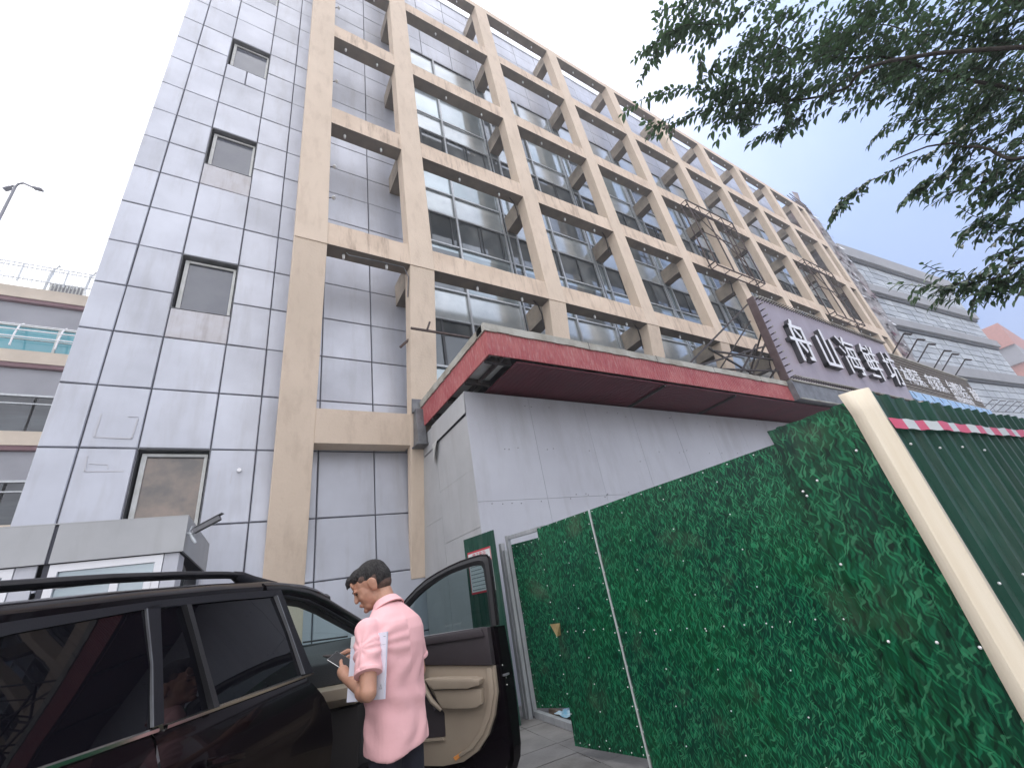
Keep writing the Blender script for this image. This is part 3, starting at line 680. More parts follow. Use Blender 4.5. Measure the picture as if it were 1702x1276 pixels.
# ------------------------------------------------------------------ mauve sign
SX0, SX1, SZ0, SZ1 = 13.28, 23.5, 4.27, 7.15
def sy(z): return 5.06 - (z - 4.2) * .057
S = root('shop_sign', (18.5, 5.1, 4.2), 'large mauve sign board with five white raised Chinese characters and a brown side tube', 'sign')
c = MB(); n = 9
for i in range(n):
    a = SX0 + (SX1 - SX0) * i / n; b = SX0 + (SX1 - SX0) * (i + 1) / n
    y0, y1 = sy(SZ0), sy(SZ1)
    c.hexa([(a + .004, y0, SZ0), (b, y0, SZ0), (b, y0 + .12, SZ0), (a + .004, y0 + .12, SZ0), (a + .004, y1, SZ1), (b, y1, SZ1), (b, y1 + .12, SZ1), (a + .004, y1 + .12, SZ1)])
build('face_panel', c, 'mauve', S)
c = MB(); c.hexa([(SX0 - .05, sy(SZ0) - .02, SZ0 - .02), (SX0, sy(SZ0) - .02, SZ0 - .02), (SX0, sy(SZ0) + .22, SZ0 - .02), (SX0 - .05, sy(SZ0) + .22, SZ0 - .02),
                  (SX0 - .05, sy(SZ1) - .02, SZ1 + .03), (SX0, sy(SZ1) - .02, SZ1 + .03), (SX0, sy(SZ1) + .22, SZ1 + .03), (SX0 - .05, sy(SZ1) + .22, SZ1 + .03)])
build('side_tube', c, 'browntube', S, bevel=.02)
c = MB(); c.box((SX0, sy(SZ1) - .02, SZ1), (SX1, sy(SZ1) + .2, SZ1 + .03)); c.box((SX0, sy(SZ0) - .05, SZ0 - .045), (SX1 + .2, sy(SZ0) + .2, SZ0 - .012)); build('edge_rail', c, 'whitetrim', S)
c = MB(); c.hexa([(13.25, 5.02, 3.62), (22.5, 5.02, 3.62), (22.5, 5.4, 3.62), (13.25, 5.4, 3.62), (13.25, 5.02, 4.18), (22.5, 5.02, 4.18), (22.5, 5.4, 4.18), (13.25, 5.4, 4.18)])
c.box((13.20, 4.99, 3.60), (13.249, 5.42, 4.2)); c.box((13.25, 4.98, 3.60), (22.5, 5.02, 3.63), 1); c.box((13.25, 4.98, 4.19), (22.5, 5.1, 4.215), 1)
build('lower_box', c, ['steel', 'whitetrim'], S)
def bulbs(pts, name):
    c = MB()
    for (x, z) in pts:
        if name == 'bulb': c = MB()
        y = sy(z); c.tube([(x, y, z), (x, y - .11, z)], .02, 6, 0); c.ell((x, y - .14, z), (.026, .04, .026), n=6, mi=1)
        if name == 'bulb': build(name, c, ['blacksteel', 'whitetrim'], S)
    if name != 'bulb': build(name, c, ['blacksteel', 'whitetrim'], S, kind='stuff')
bulbs([(SX0 + .12 + i * .155, SZ1 - .05) for i in range(65)], 'bulb')
bulbs([(SX0 + .12 + i * .155, SZ0 + .05) for i in range(65)], 'bottom_bulb_strip')
bulbs([(SX0 + .06, SZ0 + .2 + i * .215) for i in range(13)], 'bulb')
# stroke drawings of the characters, unit square, y up
CH = {
 'zhou': [[(.38, 1.0), (.30, .88)], [(.22, .86), (.80, .86), (.80, .06), (.66, .06)], [(.22, .86), (.22, .0)], [(.02, .50), (1.0, .50)], [(.42, .76), (.58, .62)], [(.42, .42), (.58, .26)]],
 'shan': [[(.08, .78), (.08, .06), (.92, .06), (.92, .78)], [(.50, 1.0), (.50, .06)]],
 'hai': [[(.02, .98), (.18, .86)], [(.0, .68), (.16, .56)], [(.10, .0), (.10, .40)], [(.42, 1.0), (.30, .80)], [(.36, .88), (1.0, .88)], [(.40, .72), (.90, .72), (.86, .0), (.72, .0)], [(.40, .72), (.34, .18), (.98, .18)], [(.26, .45), (1.0, .45)], [(.58, .66), (.66, .54)], [(.58, .40), (.66, .27)]],
 'xian': [[(.18, 1.0), (.04, .80)], [(.14, .90), (.42, .90)], [(.06, .72), (.46, .72), (.46, .28), (.06, .28), (.06, .72)], [(.26, .72), (.26, .28)], [(.06, .50), (.46, .50)], [(.02, .06), (.50, .06)], [(.60, 1.0), (.66, .86)], [(.92, 1.0), (.84, .86)], [(.56, .78), (.98, .78)], [(.56, .56), (.98, .56)], [(.52, .32), (1.0, .32)], [(.77, .78), (.77, .0)]],
 'fang': [[(.18, .95), (.18, .24)], [(.02, .68), (.36, .68)], [(.0, .18), (.38, .28)], [(.66, 1.0), (.72, .86)], [(.42, .78), (1.0, .78)], [(.60, .78), (.58, .40), (.42, .0)], [(.60, .52), (.92, .52), (.88, .02), (.72, .02)]]}
for nm, x0, wd in (('zhou', 14.20, 1.25), ('shan', 16.12, 1.12), ('hai', 17.85, 1.25), ('xian', 19.75, 1.25), ('fang', 21.70, 1.2)):
    c = MB(); z0 = 5.0; H_ = 1.42; sw = .125 if nm in ('zhou', 'shan') else .10
    for st_ in CH[nm]:
        for (a, b), (a2, b2) in zip(st_, st_[1:]):
            A = (x0 + a * wd, z0 + b * H_); Bq = (x0 + a2 * wd, z0 + b2 * H_); dx, dz = Bq[0] - A[0], Bq[1] - A[1]; L_ = math.hypot(dx, dz); ux, uz = dx / L_ * sw * .5, dz / L_ * sw * .5
            A = (A[0] - ux, A[1] - uz); Bq = (Bq[0] + ux, Bq[1] + uz); nx_, nz_ = -uz, ux; jj = rr.uniform(0, .004)
            def P_(p, s_, d): return (p[0] + s_ * nx_, sy(p[1]) - d, p[1] + s_ * nz_)
            c.hexa([P_(A, -1, 0), P_(Bq, -1, 0), P_(Bq, 1, 0), P_(A, 1, 0), P_(A, -1, .15), P_(Bq, -1, .15), P_(Bq, 1, .15), P_(A, 1, .15)], 1)
            c.hexa([P_(A, -1, .15), P_(Bq, -1, .15), P_(Bq, 1, .15), P_(A, 1, .15), P_(A, -1, .165 + jj), P_(Bq, -1, .165 + jj), P_(Bq, 1, .165 + jj), P_(A, 1, .165 + jj)], 0)
    build('raised_character', c, ['white', 'blackside'], S)
c = MB()
for p, q in (((13.3, 5.15, 7.05), (8.9, 5.2, 4.25)), ((13.3, 5.2, 5.5), (9.2, 5.3, 4.25)), ((13.3, 5.2, 5.0), (10.4, 5.3, 4.9)), ((13.25, 5.2, 4.6), (10.0, 5.3, 4.3)), ((13.3, 5.2, 5.6), (11.9, 5.5, 4.2)), ((12.9, 5.15, 6.3), (11.2, 6.6, 4.2)), ((10.2, 5.3, 4.95), (12.6, 5.4, 4.3)), ((11.2, 5.3, 4.3), (12.8, 5.25, 5.5))):
    c = MB(); c.bar(p, q, .042); build('brace_rod', c, 'blacksteel', S)
for x in (14.5, 17, 19.5, 22):
    for zq, yq in ((7.0, 7.5), (5.5, 7.0)): c = MB(); c.bar((x, 5.2, zq), (x, yq, 4.3), .045); build('brace_rod', c, 'blacksteel', S)

# ------------------------------------------------------------------ louvred sign
T = root('louvred_sign', (30, 5.1, 4.9), 'long brown louvred sign with small white Chinese characters beyond the mauve sign', 'sign')
c = MB()
c.box((23.55, 5.12, 4.96), (36.0, 5.3, 6.86), 0)
for i in range(22):
    z = 5.0 + i * .084; c.hexa([(23.55, 5.07, z), (36.0, 5.07, z), (36.0, 5.119, z), (23.55, 5.119, z), (23.55, 5.09, z + .045), (36.0, 5.09, z + .045), (36.0, 5.119, z + .045), (23.55, 5.119, z + .045)], 1 if i % 2 else 0)
build('louvre_panel', c, ['louvre', 'louvrelight'], T)
c = MB(); c.box((23.52, 5.03, 6.84), (36.03, 5.32, 6.90)); c.box((23.52, 5.03, 4.92), (36.03, 5.32, 4.962)); build('edge_rail', c, 'whitetrim', T)
def text(name, s, size, loc, rot, mt, parent, extrude=.02, sx=1.0, font_bold=.0):
    cu_ = bpy.data.curves.new(name, 'FONT'); cu_.body = s; cu_.size = size; cu_.extrude = extrude; cu_.offset = font_bold; cu_.resolution_u = 3
    o = bpy.data.objects.new(name, cu_); C.objects.link(o); bpy.context.view_layer.update()
    me = bpy.data.meshes.new_from_object(o.evaluated_get(bpy.context.evaluated_depsgraph_get()))
    bpy.data.objects.remove(o); me.materials.clear(); me.materials.append(M[mt]); me.name = name
    me.transform(Matrix.Diagonal((sx, 1, 1, 1)))
    o = bpy.data.objects.new(name, me); C.objects.link(o); o.parent = parent; o.location = Vector(loc) - ORG[parent]; o.rotation_euler = rot; ORG[o] = Vector(loc)
    return o
text('white_lettering', '本帮菜、农家菜、台州宴会、酒店', .98, (24.3, 5.05, 5.45), (R(90), 0, 0), 'white', T, extrude=.012, sx=.80, font_bold=.0)
text('small_lettering', '特色海鲜美食', .36, (30.6, 5.05, 5.03), (R(90), 0, 0), 'white', T, sx=1.4)
for i, x in enumerate((25.0, 26.7, 28.2, 30.6, 31.9, 34.2)):
    c = MB(); c.bar((x, 5.2, 6.9), (x, 4.35, 7.62), .05); c.bar((x, 4.35, 7.62), (x + .35, 4.2, 7.55), .09, .06); build('lamp_arm', c, 'blacksteel', T)
A_ = root('scalloped_awning', (29.5, 5.0, 4.5), 'pale blue scalloped strip awning hanging below the louvred sign', 'awning')
c = MB(); n = 11; x0 = 23.5; wd = (36.0 - x0) / n
for i in range(n):
    pts = [(x0 + i * wd, 5.0, 4.90)]
    for q in range(9):
        t_ = q / 8; pts.append((x0 + (i + t_) * wd, 5.0, 4.55 - .09 * math.sin(t_ * math.pi)))
    pts.append((x0 + (i + 1) * wd, 5.0, 4.90))
    c.prism(pts, None, (0, .05, 0), 0)
build('valance', c, 'bluesheet', A_)
c = MB()
for i in range(n): c.hexa([(x0 + i * wd + .45, 4.99, 4.62), (x0 + i * wd + .50, 4.99, 4.62), (x0 + i * wd + .50, 5.0, 4.62), (x0 + i * wd + .45, 5.0, 4.62), (x0 + i * wd + .25, 4.99, 4.86), (x0 + i * wd + .32, 4.99, 4.86), (x0 + i * wd + .32, 5.0, 4.86), (x0 + i * wd + .25, 5.0, 4.86)])
build('dark_stripe', c, 'steel', A_)
c = MB(); c.box((24.0, 5.0, 4.36), (27.5, 5.04, 4.40)); c.box((25.0, 4.98, 4.28), (29.5, 5.02, 4.31)); build('light_tube', c, 'whiteframe', A_)

# ------------------------------------------------------------------ far mall building
F = root('mall_building', (58.8, 7.3, GZ), 'far pale glass building with three grey bands beyond the beige grid', 'building')
fa = Vector((46.0, 8.70, 0)); fb = Vector((69.3, 6.2, 0)); fd = (fb - fa).normalized(); fn = Vector((fd.y, -fd.x, 0)); FL = (fb - fa).length
if fn.y > 0: fn = -fn
def fp(t, d, z): p = fa + fd * t + fn * d; return (p.x, p.y, z)
def fbox(mb, t0, t1, d0, d1, z0, z1, mi=0): mb.hexa([fp(t0, d1, z0), fp(t1, d1, z0), fp(t1, d0, z0), fp(t0, d0, z0), fp(t0, d1, z1), fp(t1, d1, z1), fp(t1, d0, z1), fp(t0, d0, z1)], mi)
c = MB(); fbox(c, 0, FL, -14, -.02, GZ, 24.4); build('core', c, 'farjoint', F)
levels = [(GZ, 10.3), (11.6, 15.0), (16.1, 18.7), (19.9, 22.9)]
for z0, z1 in levels:
    c = MB(); n = max(2, round((z1 - z0) / .72)); h = (z1 - z0) / n
    for j in range(n):
        for i in range(16):
            a = FL * i / 16; b = FL * (i + 1) / 16
            s1 = rr.uniform(-.02, .02); fbox(c, a + .03, b - .03, -.01, .03 + s1, z0 + j * h + .05, z0 + (j + 1) * h - .03)
    build('glass_cladding', c, 'farwall', F)
for z0, z1 in ((10.35, 11.55), (15.05, 16.05), (18.75, 19.85), (22.95, 24.55)):
    c = MB(); fbox(c, -.1, FL + .05, -.01, .42, z0 + .22, z1); fbox(c, -.1, FL, -.01, .2, z0, z0 + .21, 1); build('grey_band', c, ['farband', 'farjoint'], F)
c = MB(); fbox(c, 0, FL, -.2, .1, 24.56, 24.75); build('roof_edge', c, 'whitetrim', F)
for i in range(9):
    c = MB(); t = 7 + i * 1.75; c.bar(fp(t, .1, 7.4), fp(t, 1.1, 7.9), .05); c.bar(fp(t, 1.1, 7.9), fp(t + .3, 1.3, 7.8), .1, .06); build('lamp_arm', c, 'steel', F)
c = MB(); fbox(c, 3, FL, .05, .5, 4.0, 6.6); build('shop_fascia', c, 'farwall', F)
tx = text('pink_lettering', '海鲜酒店', 1.6, fp(9.5, .56, 4.7), (R(90), 0, math.atan2(fd.y, fd.x)), 'redwall', F, sx=1.1)
RB = root('brick_building', (110, 14, GZ), 'red building with a grey strip at the far end of the street', 'building')
c = MB(); c.box((104, 7.6, GZ), (135, 25, 19.5)); build('lower_wall', c, 'redwall', RB)
c = MB(); c.box((103.5, 7.2, 19.5), (135, 25, 22.5)); build('grey_strip', c, 'lilac', RB)
c = MB(); c.box((103, 7.2, 22.5), (135, 25, 26.5)); build('upper_wall', c, 'redwall', RB)

# ------------------------------------------------------------------ neighbour on the left
N = root('neighbour_building', (-15, 32, GZ), 'cream and grey building with ribbon windows and roof railing at the left', 'building')
X0, X1, Y0 = -34.0, -4.2, 28.0
c = MB(); c.box((X0, Y0 + .6, GZ), (X1, Y0 + 16, 18.2)); build('core', c, 'lilac', N)
for z0, z1, y, mt in ((18.45, 19.15, Y0 - .25, 'beige2'), (14.55, 15.25, Y0 - .25, 'beige2'), (10.15, 10.85, Y0 - .25, 'beige2'), (5.75, 6.45, Y0 - .25, 'beige2')):
    c = MB(); c.box((X0, y, z0), (X1, Y0 + .6, z1)); build('parapet', c, mt, N)
    c = MB(); c.box((X0, y + .06, z0 - .22), (X1, Y0 + .6, z0)); build('slab_edge', c, 'maroon', N)
for z0, z1 in ((16.85, 18.2), (12.85, 14.3), (8.45, 9.9)):
    c = MB(); c.box((X0, Y0 + .0, z0), (X1, Y0 + .6, z1)); build('spandrel', c, 'lilac', N)
for z0, z1, mt in ((15.25, 16.75, 'teal'), (10.85, 12.75, 'darkwin'), (6.45, 8.4, 'darkwin')):
    c = MB(); n = 12
    for i in range(n):
        a = X0 + (X1 - X0) * i / n; b = X0 + (X1 - X0) * (i + 1) / n; j_ = rr.uniform(-.02, .02)
        c.add([(a + .05, Y0 - .02 + j_, z0), (b - .05, Y0 - .02 - j_, z0), (b - .05, Y0 - .02 - j_, z1), (a + .05, Y0 - .02 + j_, z1)], [(0, 1, 2, 3)])
    f = MB(); f.box((X0, Y0 - .1, z1), (X1, Y0 + .5, z1 + .1))
    for i in range(0, n + 1, 1 if mt == 'teal' else 6): f.box((X0 + (X1 - X0) * i / n - .05, Y0 - .08, z0), (X0 + (X1 - X0) * i / n + .05, Y0 + .2, z1))
    f.box((X0, Y0 - .06, z0 + (.75 if mt == 'teal' else 1.5)), (X1, Y0 - .03, z0 + (.79 if mt == 'teal' else 1.56)))
    wo = build('ribbon_window', f, 'alu' if mt != 'teal' else 'whiteframe', N); build('pane', c, mt, wo)
c = MB()
for i in range(19):
    x = X0 + .8 + i * 1.62
    c.tube([(x, Y0 - .75, 15.2), (x, Y0 - .72, 15.9), (x, Y0 - .55, 16.5), (x, Y0 - .2, 16.85)], .04, 6)
for z, yy in ((15.75, Y0 - .74), (16.2, Y0 - .66), (16.62, Y0 - .48)): c.tube([(X0, yy, z), (X1, yy, z)], .03, 6)
build('glass_rail', c, 'white', N)
c = MB()
n = 170
for i in range(n + 1):
    x = X0 + (X1 - X0) * i / n; c.bar((x, Y0 - .7, 19.15), (x, Y0 - .7, 20.35), .028 if i % 10 else .07)
for z in (19.35, 20.15, 20.35): c.bar((X0, Y0 - .7, z), (X1, Y0 - .7, z), .045)
build('railing', c, 'alu', N)
for x in (-10.6, -9.0, -13.4): c = MB(); c.tube([(x, Y0 + .5, 19.0), (x + .1, Y0 + .5, 21.1), (x + .3, Y0 + .5, 21.5)], .07, 8); build('vent_pipe', c, 'alu', N)
c = MB(); c.box((-10.3, Y0 + .2, 19.3), (-8.9, Y0 + .8, 20.0)); 
for i in range(9): c.box((-10.2 + i * .15, Y0 + .17, 19.38), (-10.12 + i * .15, Y0 + .2, 19.92), 1)
build('air_conditioner', c, ['whiteframe', 'steel'], N)
c = MB(); c.tube([(-11.0, Y0 - 1.0, 6.4), (-9.2, Y0 - 1.0, 3.2)], .12, 8); build('drain_pipe', c, 'white', N)

# street lamp
Lp = root('street_lamp', (-5.87, 12.5, GZ), 'tall thin double-armed street lamp against the white sky at the left', 'street lamp')
c = MB(); c.tube([(-5.87, 12.5, GZ), (-5.87, 12.5, 11.75)], [.07, .03], 10); build('pole', c, 'lilac', Lp, smooth=True)
c = MB(); c.tube([(-5.87, 12.5, 11.75), (-5.83, 12.47, 11.85), (-5.72, 12.4, 11.86), (-5.45, 12.3, 11.68)], .028, 8); c.tube([(-5.87, 12.5, 11.75), (-5.92, 12.52, 11.8), (-5.98, 12.55, 11.74)], .028, 8); build('arm', c, 'lilac', Lp, smooth=True)
for a, b in (((-5.47, 12.31, 11.69), (-5.27, 12.22, 11.60)), ((-5.95, 12.55, 11.75), (-6.08, 12.6, 11.66))):
    c = MB(); c.bar(a, b, .12, .05); build('lamp_head', c, 'lilac', Lp, bevel=.012)

# ------------------------------------------------------------------ guard booth
G = root('guard_booth', (-1.6, 6.4, GZ), 'low grey panelled guard booth with white framed windows in front of the wall', 'booth')
ga = Vector((-.436, 5.60, 0)); gd = Vector((-1, .085, 0)).normalized(); gn = Vector((-.085, -1, 0)).normalized()
def gp(t, d, z): p = ga + gd * t + gn * d; return (p.x, p.y, z)
def gbox(mb, t0, t1, d0, d1, z0, z1, mi=0): mb.hexa([gp(t0, d0, z0), gp(t1, d0, z0), gp(t1, d1, z0), gp(t0, d1, z0), gp(t0, d0, z1), gp(t1, d0, z1), gp(t1, d1, z1), gp(t0, d1, z1)], mi)
c = MB(); gbox(c, .02, 4.2, -1.75, -.02, .97, 1.28, 1)
gbox(c, 0, .985, -.02, 0, .955, 1.30); gbox(c, 1.015, 2.4, -.02, 0, .955, 1.30); gbox(c, 2.43, 4.2, -.02, 0, .955, 1.30); gbox(c, .985, 1.015, -.02, -.012, .955, 1.29, 1)
gbox(c, 0, .02, -1.75, -.02, .955, 1.30); gbox(c, 0, 4.2, -1.75, 0, 1.301, 1.312)
build('roof_fascia', c, ['greyboard2', 'joint'], G)
c = MB(); gbox(c, .03, 4.17, -1.7, -.05, GZ, -.2, 0)
gbox(c, .03, .15, -.05, -.03, -.2, .95); gbox(c, .98, 1.02, -.05, -.03, -.2, .95, 1); gbox(c, 1.06, 1.2, -.05, -.03, -.2, .95); gbox(c, .03, .06, -.32, -.051, -.2, .94); gbox(c, .03, .06, -1.7, -1.5, -.2, .94)
gbox(c, 2.3, 2.5, -.05, -.03, -.2, .95); gbox(c, 4.0, 4.17, -.05, -.03, -.2, .95); gbox(c, 4.14, 4.17, -1.7, -.05, -.2, .94); gbox(c, .03, 4.17, -1.73, -1.7, GZ, .94)
build('body', c, ['greyboard', 'joint'], G)
for t0, t1 in ((.155, .975), (1.205, 2.295), (2.505, 3.995)):
    f = MB(); gbox(f, t0, t1, -.06, -.02, .88, .945); gbox(f, t0, t0 + .06, -.06, -.02, -.2, .88); gbox(f, t1 - .06, t1, -.06, -.02, -.2, .88)
    mid = (t0 + t1) / 2; gbox(f, t0 + .06, t1 - .06, -.055, -.03, .74, .79); gbox(f, mid - .1, mid - .04, -.05, -.025, -.2, .74); gbox(f, t0 + .065, t0 + .12, -.05, -.03, -.2, .74)
    wo = build('window', f, 'white', G)
    p = MB(); p.add([gp(t0 + .05, -.052, -.2), gp(t1 - .05, -.052, -.2), gp(t1 - .05, -.05, .885), gp(t0 + .05, -.05, .885)], [(0, 1, 2, 3)]); build('pane', p, 'pane2', wo)
f = MB(); f.box((-.47, 5.95, -.2), (-.45, 6.0, .9)); f.box((-.47, 6.5, -.2), (-.45, 6.55, .9)); f.box((-.47, 6.0, .85), (-.45, 6.5, .9))
wo = build('side_window', f, 'darkframe', G); p = MB(); p.add([(-.475, 5.93, -.2), (-.475, 7.1, -.2), (-.475, 7.1, .9), (-.475, 5.93, .9)], [(0, 1, 2, 3)]); build('pane', p, 'pane', wo)
Cm = root('security_camera', (-.40, 5.68, 1.10), 'grey boxy security camera on a bent bracket at the booth corner', 'camera')
c = MB(); c.bar((-.37, 5.60, 1.14), (-.155, 5.50, 1.245), .045, .05); c.bar((-.37, 5.60, 1.172), (-.135, 5.49, 1.288), .06, .008); build('housing', c, 'steel', Cm, bevel=.004)
c = MB(); c.tube([(-.43, 5.64, 1.13), (-.38, 5.61, 1.12), (-.37, 5.60, 1.14)], .014, 8); c.tube([(-.40, 5.62, 1.13), (-.37, 5.61, 1.07), (-.34, 5.60, 1.02)], [.014, .02, .012], 8); c.tube([(-.41, 5.63, 1.13), (-.39, 5.62, 1.2)], .01, 6); build('bracket', c, 'alu', Cm, smooth=True)

# ------------------------------------------------------------------ hoarding round the entrance
ft = Vector((-.0872, .9962, 0)); fnr = Vector((.9962, .0872, 0)); f0 = fnr * 3.15
def hp(t, o, z): p = f0 + ft * t - fnr * o; return (p.x, p.y, z)
def rivets(par, pts, name='rivet', r=.005):
    for t, z, o in pts: ball(name, hp(t, o + .004, z), r, 'rivet', par)
def sheet(mb, t0, t1, z0, z1, o=0.0, mi=0, nt_=1, rib=None, warp=.0):
    n = max(1, int((t0 - t1) / .05)) if (rib or warp) else 1; m_ = 12 if warp else 1
    vs = []; uv = []; fs = []
    for j in range(m_ + 1):
        for i in range(n + 1):
            t = t0 + (t1 - t0) * i / n; z = z0 + (z1 - z0) * j / m_
            oo = o + (rib(t) if rib else 0) + (warp * mnoise.noise(Vector((t * 1.3, z * 1.1, 5))) if warp else 0)
            vs.append(hp(t, oo, z)); uv.append((t + o * 17, z))
    for j in range(m_):
        for i in range(n): a = j * (n + 1) + i; fs.append((a, a + 1, a + n + 2, a + n + 1))
    mb.add(vs, fs, mi, uv)
HD = root('hoarding_door', hp(3.3, 0, GZ), 'door of the hoarding printed with green turf, ajar beside the galvanised posts', 'door')
c = MB(); sheet(c, 3.78, 2.962, -1.28, .615, .004, warp=.03)
build('turf_sheet', c, 'grass', HD, smooth=True)
c = MB()
for a, b, z0, z1 in ((3.77, 3.73, -1.27, .60), (3.01, 2.97, -1.27, .60)): c.hexa([hp(a, -.06, z0), hp(b, -.06, z0), hp(b, -.035, z0), hp(a, -.035, z0), hp(a, -.06, z1), hp(b, -.06, z1), hp(b, -.035, z1), hp(a, -.035, z1)])
for z in (-1.24, -.35, .58): c.hexa([hp(3.73, -.06, z - .02), hp(3.01, -.06, z - .02), hp(3.01, -.035, z - .02), hp(3.73, -.035, z - .02), hp(3.73, -.06, z + .02), hp(3.01, -.06, z + .02), hp(3.01, -.035, z + .02), hp(3.73, -.035, z + .02)])
build('back_frame', c, 'galv', HD)
rivets(HD, [(3.765, -1.2 + .155 * i, .01) for i in range(12)] + [(2.975, -1.2 + .13 * i, .02) for i in range(14)] + [(3.70 - .12 * i, -.385, .02) for i in range(6)] + [(3.70 - .14 * i, .60, .02) for i in range(6)] + [(3.70 - .12 * i, -1.25, .02) for i in range(7)] + [(3.36, -1.2 + .2 * i, .02) for i in range(9)])
c = MB(); pz = -.33
c.add([hp(3.84, .01, pz + .02), hp(3.66, .03, pz + .024), hp(3.655, .05, pz - .075), hp(3.66, .10, pz - .08)], [(0, 1, 2), (0, 2, 3), (0, 3, 1), (1, 3, 2)]); c.box(tuple(Vector(hp(3.74, .02, pz - .06))), tuple(Vector(hp(3.70, .01, pz - .03))), 0)
build('latch_plate', c, 'brass', HD)
HM = root('hoarding', hp(2, 0, GZ), 'big flat hoarding sheet printed with green turf, riveted, running towards the camera', 'hoarding')
c = MB(); sheet(c, 2.948, 1.10, -1.34, .615, .0, warp=.035)
build('turf_sheet', c, 'grass', HM, smooth=True)
c = MB()
for z in (-1.2, -.42, .52):
    c.hexa([hp(2.94, -.10, z - .02), hp(.62, -.10, z - .02), hp(.62, -.06, z - .02), hp(2.94, -.06, z - .02), hp(2.94, -.10, z + .02), hp(.62, -.10, z + .02), hp(.62, -.06, z + .02), hp(2.94, -.06, z + .02)])
build('back_frame', c, 'galv', HM)
rp = [(2.935, -1.25 + .145 * i, .01) for i in range(13)]
for t in (2.55, 2.1, 1.62): rp += [(t + rr.uniform(-.01, .01), -1.15 + .235 * i, .02) for i in range(8)]
rp += [(2.85 - .15 * i, -.425 + rr.uniform(-.006, .006), .02) for i in range(12)] + [(2.9 - .2 * i, .59, .02) for i in range(9)]
rivets(HM, rp); c = MB()
c.hexa([hp(2.957, .0, -1.33), hp(2.951, .0, -1.33), hp(2.951, .016, -1.33), hp(2.957, .016, -1.33), hp(2.957, .0, .615), hp(2.951, .0, .615), hp(2.951, .016, .615), hp(2.957, .016, .615)])
build('seam_strip', c, 'rivet', HM)
HC = root('hoarding_sheet', hp(.85, 0, GZ), 'taller creased hoarding sheet with coarse turf print beside the cream corner trim', 'hoarding')
def rib(t):
    x = (t - .60) % .165; return .018 * (1 if x < .03 else max(0, 1 - (x - .03) / .02)) if x < .05 else 0.0
c = MB(); vs = []; uv = []; fs = []; n = 104
for j in range(15):
    z = -1.34 + 2.045 * j / 14
    for i in range(n + 1):
        t = 1.145 - .55 * i / n; jag = .018 * mnoise.noise(Vector((z * 6, 1, 2))) if i == 0 else 0
        vs.append(hp(t + jag, .022 - rib(t) + .02 * mnoise.noise(Vector((t * 3, z * 1.5, 9))), z + (.006 * mnoise.noise(Vector((t * 20, 0, 0))) if j == 14 else 0))); uv.append((t, z))
for j in range(14):
    for i in range(n): a = j * (n + 1) + i; fs.append((a, a + 1, a + n + 2, a + n + 1))
c.add(vs, fs, 0, uv); build('turf_sheet', c, 'grass_big', HC, smooth=True)
rivets(HC, [(1.03, -.54, .04), (.83, -.55, .04), (.68, -.575, .04), (1.0, .32, .035), (.74, .42, .035), (1.10, .28, .04), (1.09, .25, .04), (1.085, -.15, .03), (.66, .25, .03), (1.05, -1.1, .04), (.8, -1.1, .04)], 'bolt', r=.008)
# return side of the hoarding, dark ribbed sheets
cor = Vector(hp(.60, .02, 0)); rd = Vector((.9994, -.035, 0)); rn = Vector((-.035, -.9994, 0))
def rp_(t, o, z): p = cor + rd * t + rn * o; return (p.x, p.y, z)
HR = root('ribbed_hoarding', rp_(4, 0, GZ), 'dark green ribbed steel hoarding right of the cream corner trim', 'hoarding')
c = MB(); prof = [(0, 0), (.10, 0), (.125, 1), (.165, 1), (.19, 0)]; pts = []
k = 0
while k * .21 < 12:
    for a, h in prof: pts.append((k * .21 + a, h * .028))
    k += 1
vs = []
for (t, h) in pts:
    zt = .735 - .006 * t + .006 * math.sin(t * 7)
    for z in (GZ, -.9, -.45, 0, .3, .5, zt): vs.append(rp_(t + .006 * mnoise.noise(Vector((t * 2, z * 2, 4))), h + .012 * mnoise.noise(Vector((t * 1.1, z * 1.6, 1))), z))
fs = [(7 * i + j, 7 * i + 7 + j, 7 * i + 8 + j, 7 * i + 1 + j) for i in range(len(pts) - 1) for j in range(6)]
c.add(vs, fs); build('ribbed_sheet', c, 'greenrib', HR)
c = MB()
for t_, z_ in ((.2, .40), (.62, .38), (1.04, .39), (1.46, .37), (.25, -.35), (.66, -.36)): ball('bolt', rp_(t_ + .02, .034, z_), .008, 'rivet', HR)
c = MB()
for z in (-1.0, .1, .6): a = rp_(.1, -.06, z); b = rp_(11.9, -.06, z); c.bar(a, b, .04)
build('back_rail', c, 'galv', HR)
ct = MB(); n = 16; vs = []
for j in range(n + 1):
    z = -1.35 + (.745 + 1.35) * j / n; u = j / n
    bow = .022 * math.sin(u * math.pi) ; flare = .018 * max(0, (u - .93) / .07)
    vs += [hp(.665 + .005 * math.sin(u * 9) + bow * .3 + flare, .034 + .01, z + flare * .5), hp(.612 + bow * .2, .048 + .008, z), rp_(.035 + bow * .2, .052, z), rp_(.085 - .015 * u + bow, .046, z)]
fs = [(4 * j + i, 4 * j + i + 1, 4 * j + i + 5, 4 * j + i + 4) for j in range(n) for i in range(3)]
ct.add(vs, fs)
o = build('corner_trim', ct, 'cream', None, 'tall cream metal corner trim where the two green hoardings meet', 'trim', smooth=True)
md = o.modifiers.new('s', 'SOLIDIFY'); md.thickness = .004
tp = MB(); n = 120; x = .06; k = 0
def tape_pt(t, s): return rp_(t, .05 + .006 * math.sin(t * 9), .515 + s * .032 + .006 * math.sin(t * 2.1) + .003 * math.sin(t * 23) + .012 * t - .002 * t * t)
